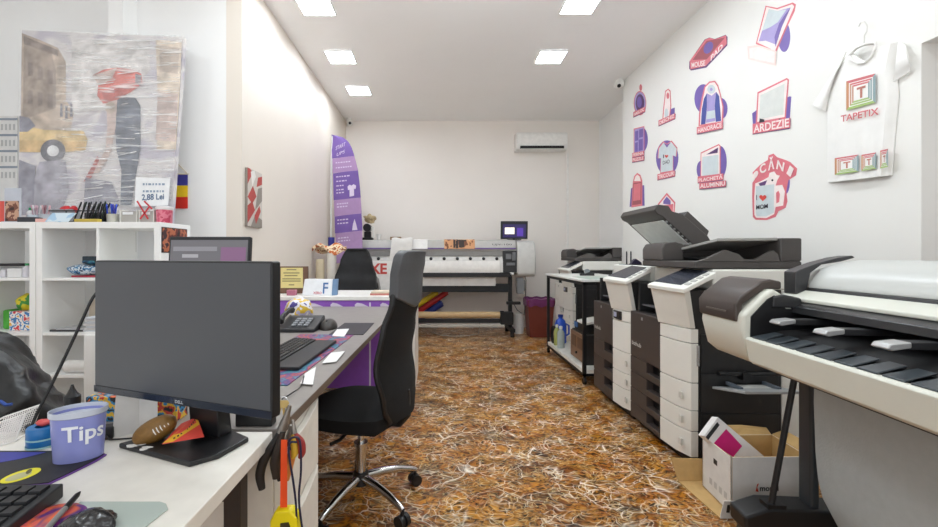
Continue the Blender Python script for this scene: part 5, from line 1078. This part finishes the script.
onshelf('tray_riser', 'grey box carrying the black tray in the left shelf', 'box', 0.5, 15, 268.0, z1, M('#b9b7bb', .5), 2.74, .07)
bottle('small white bottle with green cap in the left shelf', P(27, 270, 2.68).x, 2.68, z1+.0005, .022, .085, '#d3d0d8', '#2f9a5a')
onshelf('colour_box', 'white carton printed with red and blue spots, left shelf', 'box', 9, 30, 311.5, z2, M_cells(['#e9e6e2', '#d8373f', '#eeeae6', '#3a7ab8', '#f0eeea', '#e8b03a', '#e9e6e2'], 22, .5), 2.68, .13)
onshelf('green_pouch', 'bright green pouch beside the spotted carton', 'pouch', 2, 9, 310, z2, M('#4fae3a', .4), 2.72, .1, bev=.012)
a = P(25, 311, 2.74)
MB().ell((a.x, 2.76, .865), (.055, .05, .06), 24, 16, fn=lambda v, g=lumpy((a.x, 2.76, .865), .05, 22, .3): (lambda w: Vector((w.x, w.y, max(.8185, w.z))))(g(v))).build('yellow_green_bag', M_cells(['#e8d92f', '#3f9a3a', '#d8cf2a', '#58b04a'], 14, .35), None, label='yellow and green bag lying on the spotted carton', cat='bag')
onshelf('red_flat_box', 'flat red box under the blue patterned cloth pile', 'box', 71, 96, 275.5, z1, M('#b5374a', .5), 2.66, .15)
def pile(label, px0, px1, py0, py1, Y, m, sc, amp, d=.07):
    a = P(px0, py1, Y); b = P(px1, py0, Y); c = Vector(((a.x+b.x)/2, Y+.06, (a.z+b.z)/2)); fn = lumpy(c, .1, sc, amp)
    return MB().ell(c, ((b.x-a.x)/2, d, (b.z-a.z)/2), 36, 20, fn=lambda v: (lambda w: Vector((w.x, w.y, max(a.z+.001, w.z))))(fn(v)), m=0).build('folded_cloth', m, None, label=label, cat='cloth', group='patterned cloths in the right shelf')
pile('larger blue and white patterned cloth in the top cell of the right shelf', 61, 98, 264.5, 275.3, 2.64, M_cells(['#14304f', '#2a6f9f', '#cfd9df', '#1a3f66', '#3f9aa8'], 34, .5), 18, .18)
pile('smaller dark blue cloth lying on the larger patterned cloth', 76, 97, 259.5, 264.7, 2.64, M_cells(['#12263a', '#1d4f74', '#2f7f8a', '#16202f'], 30, .5), 20, .15, .05)
a = P(82, 262, 2.66)
MB().box(a.x, a.x+.085, 2.66, 2.76, 1.130, 1.172).build('dark_case', M('#1e2f3a', .4, 0, .3, 40), None, .004, label='small dark case on top of the cloth pile in the right shelf', cat='case')
MB().slab([(-2.19, 2.8, 1.344), (-2.135, 2.8, 1.344), (-2.135, 2.8, 1.20), (-2.145, 2.8, 1.215)], (0, .15, 0)).build('grey_bracket', M('#b9b8b5', .5), None, smooth=False, label='pale grey bracket under the shelf top, left of the divider', cat='bracket')
a = P(110, 254, 2.8); MB().box(-2.02, -1.90, 2.7, 2.9, z1+.0005, z1+.06).build('pale_carton', M('#dde5d6', .5), None, .003, label='pale green carton in the top right cell, mostly behind the monitor', cat='carton')
def sl(label, pts, zz, m, th, nm='tablet', cat='tablet'):
    MB().slab([Vector((x, y, zz)) for x, y in pts], (0, 0, th)).build(nm, m, None, .002, label=label, cat=cat)
sl('dark flat tablet lying on the second level of the right shelf', ((-2.46, 2.64), (-2.16, 2.64), (-2.16, 2.80), (-2.42, 2.80)), z2+.0005, M('#3c3c40', .4), .012)
sl('silver flat tablet lying on the dark tablet in the right shelf', ((-2.41, 2.63), (-2.20, 2.63), (-2.20, 2.76), (-2.38, 2.76)), z2+.0135, M('#b5b7bb', .3, .4), .012)
onshelf('beige_box', 'beige box standing on the second level beside the divider', 'box', 89, 97, 300, z2+.0, M('#d8cbb8', .6), 2.88, .07)
# white cabinet with papers on top
t = thing('white_cabinet', 'narrow white cabinet standing in front of the shelf beside the monitor', 'cabinet', (-1.75, 2.35, 0))
MB().box(-1.955, -1.56, 2.3, 2.585, 0, .755).build('body', SHW, t, .003); MB().box(-1.94, -1.575, 2.29, 2.3, .05, .74).build('door', SHW, t, .002); MB().cyl((-1.62, 2.27, .4), (-1.62, 2.29, .4), .012).build('knob', CHROME, t)
for i in range(7):
    MB().obox((-1.86+.006*(i % 3), 2.435, .7585+.0115*i), (.21, .25, .010), (0, 0, .03*((i*7) % 5-2))).build('paper_stack', M('#dddcda' if i % 2 else '#c9ccd2', .6), None, label='thin white paper pad in the pile on the narrow white cabinet', cat='paper pad', group='paper pads piled on the white cabinet')
a = P(77, 370, 2.66); MB().cyl((-2.36, 2.66, z3+.0405), (-2.16, 2.66, z3+.0405), .04, n=22).build('white_roll', M('#e6e4e0', .7), None, label='white paper roll lying on the lower level of the right shelf', cat='roll')
# ================================================================ WRAPPED PAINTING
def CV(px, py, d=0.0):
    Y = 2.955+(225-py)*.00030; p = P(px, py, Y); return Vector((p.x, Y-d, p.z))
co = [(17, 226.5), (171, 226.5), (184, 37), (22, 30)]
t = thing('wrapped_painting', 'large plastic wrapped street painting with red umbrella, on the shelf', 'painting', CV(95, 226))
cs = [CV(*c) for c in co]
for v in cs[:2]: v.z = 1.3875
MB().slab(cs, (0, .035, 0)).build('canvas', M_cells(['#b5b0ba', '#cfcacd', '#dedad8', '#c4bfc8', '#b9b5c2'], 3.2, .6, (1, 1, 1.6), .8), t, smooth=False)
pm = MB(); lay = [0]
pcols = ['#8d7768', '#b79f8a', '#6f5d55', '#d9d4d0', '#d6b06a', '#cda05a', '#4f4d57', '#c9463a', '#a8332c', '#3a4254', '#b09a88', '#d3bfa6', '#8e8a98', '#dfe0e2', '#6a6878', '#c3a69c']
def pale_(c, k=.66): return '#'+''.join('%02x' % int(int(c[i:i+2], 16)*k+226*(1-k)) for i in (1, 3, 5))
PMs = [M(pale_(c), .6, 0, .34, 11) for c in pcols]
def pp_(pts, m):
    lay[0] += 1; pm.poly([CV(x, y, .001+.0002*lay[0]) for x, y in pts], m)
pp_(((22, 33), (40, 40), (58, 48), (66, 62), (66, 100), (74, 112), (70, 135), (21, 140)), 1); pp_(((24, 42), (52, 54), (56, 70), (56, 108), (23, 120)), 0); pp_(((24, 36), (58, 50), (58, 56), (24, 44)), 2)
for x, y in ((28, 62), (38, 66), (48, 70), (28, 90), (38, 92), (48, 94)): pp_(((x, y), (x+5, y+1), (x+5, y+14), (x, y+14)), 2)
pp_(((72, 40), (150, 40), (150, 70), (120, 110), (72, 112)), 3); pp_(((156, 40), (182, 42), (180, 90), (176, 150), (157, 150), (158, 100)), 11); pp_(((160, 46), (180, 48), (178, 74), (160, 72)), 10); pp_(((158, 92), (178, 94), (176, 142), (156, 140)), 15)
pp_(((20, 128), (30, 127), (45, 130), (84, 131), (88, 140), (86, 150), (64, 153), (20, 152)), 4); pp_(((20, 140), (86, 142), (85, 150), (64, 153), (20, 152)), 5); pp_(((20, 116), (30, 118), (36, 126), (28, 132), (20, 132)), 14)
def pe(cx_, cy_, rx, ry, m): pp_([(cx_+rx*math.cos(q), cy_+ry*math.sin(q)) for q in [2*math.pi*i/24 for i in range(24)]], m)
pe(53.5, 151, 12.5, 11.5, 6); pe(53.5, 151, 6, 5.5, 13)
pp_(((40, 162), (66, 160), (70, 190), (60, 218), (30, 218), (34, 180)), 12); pp_(((20, 160), (36, 166), (34, 215), (18, 215)), 14)
for x, y in ((61, 104), (66, 106), (71, 104)): pp_(((x, y), (x+2, y), (x+2.4, y+13), (x-.4, y+13)), 6)
pp_(((117, 100), (126, 96), (136, 98), (141, 106), (141, 150), (136, 178), (132, 205), (121, 205), (122, 170), (117, 150), (115, 120)), 9); pp_(((107, 104), (118, 100), (116, 130), (112, 150), (108, 160), (98, 175), (94, 172), (106, 150), (108, 128)), 15)
pp_(((100, 160), (92, 178), (84, 182), (98, 156)), 8); pp_(((86, 178), (112, 182), (120, 200), (110, 215), (84, 212)), 14)
pp_(((93, 76), (104, 70), (118, 68), (132, 70), (142, 74), (143, 84), (132, 92), (118, 100), (104, 104), (98, 96), (99, 84)), 7); pp_(((102, 92), (124, 88), (134, 90), (122, 98), (106, 104)), 8); pp_(((136, 74), (142, 76), (141, 86), (136, 84)), 6); pe(111, 108, 5, 6, 10); pp_(((93, 76), (118, 68), (112, 80), (100, 86)), 15)
for i in range(46):
    x = random.uniform(70, 172); y = random.uniform(44, 215); l = random.uniform(6, 22); s_ = random.uniform(-.25, .1)*l
    pp_(((x, y), (min(172, x+l), y+s_), (min(172, x+l), y+s_+.9), (x, y+.7)), 13 if i % 3 else 3)
pm.build('picture', PMs, t, smooth=False)
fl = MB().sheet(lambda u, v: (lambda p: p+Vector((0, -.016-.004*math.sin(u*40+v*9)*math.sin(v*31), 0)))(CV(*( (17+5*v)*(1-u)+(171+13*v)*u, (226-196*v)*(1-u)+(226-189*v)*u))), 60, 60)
wm_ = M_clear('#ffffff', .80, .12, .9, (4, 4, 60)); nt_ = wm_.node_tree   # stretched film: its reflection streaks are painted in as opaque white bands
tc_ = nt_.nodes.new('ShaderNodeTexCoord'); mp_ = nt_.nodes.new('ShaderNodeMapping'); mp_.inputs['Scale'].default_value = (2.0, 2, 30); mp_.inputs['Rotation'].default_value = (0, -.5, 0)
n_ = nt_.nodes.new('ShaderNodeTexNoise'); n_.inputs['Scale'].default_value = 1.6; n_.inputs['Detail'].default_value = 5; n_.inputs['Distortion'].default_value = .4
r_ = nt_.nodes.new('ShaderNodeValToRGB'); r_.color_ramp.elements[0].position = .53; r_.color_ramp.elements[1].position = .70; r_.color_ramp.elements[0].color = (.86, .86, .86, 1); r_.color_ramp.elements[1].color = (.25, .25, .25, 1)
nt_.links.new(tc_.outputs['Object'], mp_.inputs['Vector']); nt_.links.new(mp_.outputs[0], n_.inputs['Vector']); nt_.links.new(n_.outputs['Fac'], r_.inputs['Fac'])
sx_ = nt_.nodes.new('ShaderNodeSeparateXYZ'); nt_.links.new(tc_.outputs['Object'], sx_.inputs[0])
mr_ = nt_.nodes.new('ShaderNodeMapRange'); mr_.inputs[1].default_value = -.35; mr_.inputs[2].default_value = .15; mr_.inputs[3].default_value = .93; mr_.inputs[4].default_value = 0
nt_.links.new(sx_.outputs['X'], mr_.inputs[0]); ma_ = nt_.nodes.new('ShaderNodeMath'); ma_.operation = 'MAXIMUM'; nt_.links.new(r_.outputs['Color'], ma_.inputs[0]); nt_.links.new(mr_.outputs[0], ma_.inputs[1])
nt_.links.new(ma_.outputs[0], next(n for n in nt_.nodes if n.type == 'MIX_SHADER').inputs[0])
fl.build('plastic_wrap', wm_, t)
t = thing('price_card', 'white price card in front of the lower corner of the painting', 'card', CV(154, 206, .03))
MB().slab([CV(x, y, .03) for x, y in ((138, 207), (171, 206), (173, 179), (139, 178))], (0, -.0015, 0)).build('card', M('#f0f1f2', .5), t, smooth=False)
o = CV(145, 202, .0325); MB().text('2,88 Lei', o, CV(167, 201, .0325)-o, CV(145, 195, .0325)-o, 0, .02).build('price', M('#3c5f86', .5), t, smooth=False)
for y in (184, 191):
    tx = MB(); x = 146
    while x < 166: wd = random.uniform(1, 3); tx.poly([CV(x, y, .0325), CV(x+wd, y, .0325), CV(x+wd, y+2, .0325), CV(x, y+2, .0325)], 0); x += wd+1.2
    tx.build('text_line', M('#8fa0b4', .5), t, smooth=False)
# ================================================================ THINGS ON THE SHELF TOP
ZT = 1.3865
def top_x(px, Y): return (px-CX)*Y/F
YT = 2.70
def tbox(name, label, cat, px0, px1, py0, m, Y=YT, dp=.06, z=ZT, group=None, bev=.002):
    h = P(0, py0, Y).z; return MB().box(top_x(px0, Y), top_x(px1, Y), Y, Y+dp, z+.0005, h).build(name, m, None, bev, label=label, cat=cat, group=group)
tbox('red_tin', 'red tin at the left end of the shelf top', 'tin', -3, 4, 201, M('#d8554a', .4))
t = thing('photo_holder', 'clear photo holder with dark portrait on the shelf top', 'photo holder', (top_x(13, 2.68), 2.68, ZT))
MB().box(top_x(4.5, 2.68), top_x(21, 2.68), 2.66, 2.72, ZT, ZT+.008).box(top_x(4.5, 2.68), top_x(21, 2.68), 2.68, 2.683, ZT+.008, P(0, 188, 2.68).z).build('holder', M('#c4c9d4', .15), t)
MB().box(top_x(5.5, 2.68), top_x(19, 2.68), 2.677, 2.6795, ZT+.01, P(0, 201, 2.68).z).build('photo', M_cells(['#3a2420', '#7a4a3a', '#c49a80', '#5a3a30', '#d8c0b0'], 16, .4), t)
a = top_x(24.5, 2.7); bottle('white bottle with green cap on the shelf top', a, 2.74, ZT, .022, .10, '#d9d9dc', '#1f9a62')
tbox('dark_tray', 'flat dark tray in front of the green capped bottle', 'tray', 17, 34, 217, M('#2f3138', .4), 2.63, .06)
tbox('pink_slips', 'pale pink paper slips on the front edge of the shelf top', 'paper', 35, 48, 218.6, M('#e2b2aa', .5), 2.62, .05)
def cup(label, pxc, Y, r, h, m, nm='pen_cup', sq_=False):
    x = top_x(pxc, Y)
    return MB().lathe([(r*.92, 0), (r, h), (r*.93, h), (r*.86, .004)], (x, Y, ZT), 4 if sq_ else 20, rot=Matrix.Rotation(math.pi/4, 3, 'Z') if sq_ else None).build(nm, m, None, label=label, cat='pen cup', smooth=not sq_)
pen0 = {}
def pen(hexc, x, y, z, tilt, az, label, grp, ln=.14):
    if hexc not in pen0:
        o = MB().tube([(0, 0, 0), (0, 0, .012), (0, 0, ln*.75), (0, 0, ln*.76), (0, 0, ln-.004), (0, 0, ln)], [.0015, .0042, .0042, .005, .005, .003], 8).build('pen', M(hexc, .35), None, label=label, cat='pen', group=grp, loc=(0, 0, 0)); pen0[hexc] = o
    else:
        o = pen0[hexc].copy(); C.objects.link(o)
    o['label'] = label; o['group'] = grp
    o.location = (x, y, z); o.rotation_euler = (tilt*math.sin(az), tilt*math.cos(az), 0); ROOT[o.name] = Vector((x, y, z))
cup('clear pen cup with pale pens on the shelf top', 35, 2.74, .04, .055, M('#c9d3dc', .15)); cup('second clear pen cup with pink pens on the shelf top', 45, 2.74, .032, .06, M('#b9bfc6', .15))
for i in range(5): pen(('#d8b7c4', '#e2e0e4', '#c49aa8')[i % 3], top_x(33.5+1.2*i, 2.74), 2.735+.006*(i % 2), ZT+.007, .16, i*1.3, 'pale pen standing in the first clear pen cup', 'pale pens in the first clear cup', .115)
for i in range(4): pen(('#9a6f78', '#c9a2a8')[i % 2], top_x(44+.9*i, 2.74), 2.735+.006*(i % 2), ZT+.007, .15, i*1.7, 'pinkish pen standing in the second clear pen cup', 'pinkish pens in the second clear cup', .115)
MB().slab([(top_x(47, 2.62), 2.605, ZT+.001), (top_x(70, 2.62), 2.605, ZT+.001), (top_x(77, 2.63), 2.625, ZT+.058), (top_x(53, 2.63), 2.625, ZT+.058)], (0, .004, 0)).build('blue_leaflet', M_cells(['#a9c9e2', '#d3e2ec', '#7fb0d6', '#e9eef2'], 9, .5), None, smooth=False, label='pale blue leaflet leaning beside the black pen tray', cat='leaflet')
tbox('yellow_slip', 'thin yellow and green slip under the black pen tray', 'paper', 74, 98, 218.8, M('#c9b04a', .5), 2.603, .03)
t = thing('pen_tray', 'black tray packed with black pens on the shelf top', 'pen tray', (top_x(86, 2.7), 2.70, ZT))
x0, x1 = top_x(69, 2.66), top_x(101, 2.66); BT = M('#1d1d1f', .5)
MB().box(x0, x1, 2.64, 2.78, ZT, ZT+.006).box(x0, x1, 2.775, 2.78, ZT, ZT+.075).build('tray', BT, t); MB().tube([(x0-.11, 2.64, ZT+.073), (x1, 2.64, ZT+.073)], .004, 6).tube([(x0, 2.64, ZT+.004), (x1, 2.64, ZT+.004)], .004, 6).tube([(x0, 2.64, ZT), (x0, 2.64, ZT+.075)], .003, 6).tube([(x1, 2.64, ZT), (x1, 2.64, ZT+.075)], .003, 6).build('wire_rail', BT, t)
for i in range(16): pen(('#1c1c20', '#26262a', '#3a3a40', '#1a2a24')[i % 4], x0+.012+.0118*i, 2.68+.035*(i % 3), ZT+.008, .30+.06*(i % 3), .15*((i*5) % 7-3), 'black pen leaning in the black tray on the shelf top', 'black pens in the black tray', .135)
for px in (60, 68): MB().ell((top_x(px, 2.76), 2.80, ZT+.10), (.03, .02, .022), 16, 10, fn=lumpy((top_x(px, 2.76), 2.80, ZT+.10), .02, 40, .4)).build('red_clip', M('#c8252f', .4), None, label='red clip %s behind the blue leaflet' % ('nearer the pen cups' if px == 60 else 'nearer the black pen tray'), cat='clip')
tbox('clip_box', 'grey box behind the blue leaflet carrying the red clips', 'box', 52, 73, 209, M('#8a8c92', .5), 2.78, .06)
cup('clear cup of blue pens on the shelf top', 113, 2.72, .036, .06, M('#b5b2a8', .15), sq_=False)
for i in range(6): pen(('#2f4fc4', '#3a5ad8', '#4a46b0')[i % 3], top_x(109.5+1.3*i, 2.72), 2.712+.008*(i % 3), ZT+.007, .2*(1 if i % 2 else -.6), .4*i, 'blue pen standing in the clear cup right of the black tray', 'blue pens in the clear cup', .12)
for a, b, lb in ((121, 137, 'left'), (140, 154, 'right')):
    t = thing('display_box', 'grey clear display box on the shelf top, %s' % ('beside the blue pens' if lb == 'left' else 'beside the pink tub'), 'display box', (top_x((a+b)/2, 2.7), 2.72, ZT))
    X0, X1 = top_x(a, 2.7), top_x(b, 2.7)
    MB().box(X0, X1, 2.70, 2.76, ZT, ZT+.078).build('box_body', M('#a8a49e', .2), t, .002); MB().box(X0+.012, X1-.025, 2.697, 2.70, ZT+.055, ZT+.072).build('label', M('#e4e4e6', .5), t)
    for X in (X0-.004, X1-.002): MB().box(X, X+.006, 2.694, 2.765, ZT, ZT+.085).build('clear_side', M('#d4d2cc', .2), t)
rm_ = MB(); Yr = 2.685
for p in (((137, 201), (148, 219)), ((149, 207), (140, 219)), ((144, 201), (152, 209))):
    a, b = P(*p[0], Yr), P(*p[1], Yr); b.z = max(b.z, ZT+.004); n = Vector((b.z-a.z, 0, a.x-b.x)).normalized()*.005; rm_.slab([a-n, a+n, b+n, b-n], (0, .002, 0))
rm_.build('red_ribbon', M('#c8303a', .5), None, smooth=False, label='crossed red ribbon standing before the right clear display box', cat='ribbon')
t = thing('pink_tub', 'pink patterned tub with white lid at the right end of the shelf top', 'tub', (top_x(163, 2.7), 2.72, ZT))
xc = top_x(164.5, 2.72)
MB().lathe([(.042, 0), (.044, .004), (.047, .088)], (xc, 2.72, ZT), 28).build('tub_body', M_cells(['#c8506a', '#d97a8c', '#b8405a', '#e09aa6'], 22, .5), t)
MB().lathe([(.049, .086), (.051, .09), (.051, .104), (.045, .108)], (xc, 2.72, ZT), 28).build('lid', M('#e9e4e4', .4), t)
# ================================================================ THINGS ON THE LEFT WALLS
t = thing('pennant', 'blue, yellow and red pennant hanging on the white wall beside the painting', 'flag', (-1.97, 3.187, 1.53))
pa = MB(); 
for i, (a, b) in enumerate(((174, 185.5), (185.5, 197), (197, 208.5))): pa.slab([P(173.5, b, 3.18), P(187.5, b, 3.18), P(187.5, a, 3.18), P(173.5, a, 3.18)], (0, .004, 0), i)
pa.build('cloth', [M('#3b3a94', .6), M('#f0c81a', .6), M('#d92f20', .6)], t, smooth=False)
MB().tube([P(173.5, 174, 3.18), P(177, 163, 3.185), P(187.5, 174, 3.18)], .003, 6).build('cord', M('#c9b48a', .6), t); MB().tube([P(172.5, 174, 3.18), P(188.5, 174, 3.18)], .006, 8).build('rod', M('#d8d0bc', .5), t)
t = thing('small_picture', 'small dark red picture stuck on the right side of the white shelf', 'picture', (-1.73, 2.74, 1.19))
MB().box(-1.7325, -1.7295, 2.612, 2.875, 1.195, 1.357).build('panel', M('#2d1d1f', .5), t, smooth=False)
MB().box(-1.7295, -1.7288, 2.618, 2.87, 1.2, 1.352).build('image', M_cells(['#2a1a20', '#6a2f2a', '#b86a4a', '#3a2028', '#7a4038', '#d8b09a'], 14, .4), t, smooth=False)
def LW(px, py, d=0): Y = (XL+d)*F/(px-CX); return Vector((XL+d, Y, H+(CY-py)*Y/F))
t = thing('abstract_canvas', 'narrow red, white and grey abstract canvas on the left wall', 'picture', (XL+.01, 3.36, 1.41))
ya, yb = 3.235, 3.50
MB().box(XL+.001, XL+.022, ya, yb, 1.405, 1.86).build('panel', M('#8f857c', .5), t, .002)
pc = MB(); xx = XL+.0228
def cq(pts, m, i): pc.poly([Vector((xx+.0003*i, ya+(yb-ya)*u, 1.405+.455*v)) for u, v in pts], m)
cq(((0, 0), (1, 0), (1, 1), (0, 1)), 0, 0); cq(((0, .72), (.35, .95), (.15, 1), (0, 1)), 1, 1); cq(((.0, .5), (.35, .72), (.6, .55), (.3, .4)), 1, 1); cq(((.0, .05), (.5, .3), (.3, .45), (0, .35)), 1, 1); cq(((.5, .3), (1, .5), (1, .75), (.7, .7)), 2, 1); cq(((.6, .72), (1, .8), (1, .95), (.7, .9)), 1, 2); cq(((.2, 0), (1, 0), (1, .15), (.5, .22)), 2, 2); cq(((.3, .7), (.55, .9), (.45, 1), (.2, .95)), 3, 3); cq(((.55, .05), (.9, .3), (.8, .4), (.45, .2)), 1, 3)
pc.build('image', [M('#cfc8bf', .5), M('#b5453f', .5), M('#8f887f', .5), M('#ece8e2', .5)], t, smooth=False)
t = thing('wall_calendar', 'pale printed wall sheet left of the wrapped painting', 'calendar', (-3.27, 3.18, 1.56))
MB().slab([P(-4, 214, 3.185), P(18, 214, 3.185), P(18, 116, 3.185), P(-4, 116, 3.185)], (0, -.004, 0)).build('sheet', M('#e3e2e0', .6), t, smooth=False)
ln = MB(); 
for y in (118, 134, 150, 166): 
    ln.slab([P(-3, y+2.2, 3.18), P(17.5, y+2.2, 3.18), P(17.5, y, 3.18), P(-3, y, 3.18)], (0, -.0005, 0), 0)
    for k in range(4): ln.slab([P(1+4*k, y+12, 3.18), P(3+4*k, y+12, 3.18), P(3+4*k, y+6, 3.18), P(1+4*k, y+6, 3.18)], (0, -.0005, 0), 1)
ln.build('printed_rows', [M('#8f98a4', .6), M('#bcbcbc', .6)], t, smooth=False)
# ================================================================ CAMERA, SKY, VIEW
cam = bpy.data.cameras.new('camera'); co_ = bpy.data.objects.new('camera', cam); C.objects.link(co_)
co_.location = (0, 0, H); co_.rotation_euler = (math.pi/2, 0, 0); cam.sensor_width = 36; cam.lens = F/938*36; cam.shift_x = (469-CX)/938; cam.shift_y = -(263.5-CY)/938; cam.clip_start = .02
bpy.context.scene.camera = co_
wd = bpy.data.worlds.new('sky'); bpy.context.scene.world = wd; wd.use_nodes = True; nt = wd.node_tree; bg = nt.nodes['Background']
sky = nt.nodes.new('ShaderNodeTexSky'); sky.sky_type = 'HOSEK_WILKIE'; sky.turbidity = 6; sky.sun_direction = (.2, .6, .75); sky.ground_albedo = .5
mx = nt.nodes.new('ShaderNodeMix'); mx.data_type = 'RGBA'; mx.inputs[0].default_value = .75; nt.links.new(sky.outputs[0], mx.inputs[6]); mx.inputs[7].default_value = (.95, .97, 1, 1)
nt.links.new(mx.outputs[2], bg.inputs['Color']); bg.inputs['Strength'].default_value = 1.7
pl = bpy.data.lights.new('window_portal', 'AREA'); pl.shape = 'RECTANGLE'; pl.size = 5.0; pl.size_y = 2.55; pl.cycles.is_portal = True
po = bpy.data.objects.new('window_portal', pl); po.location = (-.45, -2.62, 1.57); po.rotation_euler = (math.pi/2, 0, 0); C.objects.link(po)
sc = bpy.context.scene; vs = sc.view_settings; vs.view_transform = 'Standard'; vs.look = 'None'; vs.gamma = 1; vs.use_curve_mapping = False; vs.exposure = 0.58
sc.cycles.max_bounces = 10; sc.cycles.diffuse_bounces = 6; sc.cycles.transparent_max_bounces = 12
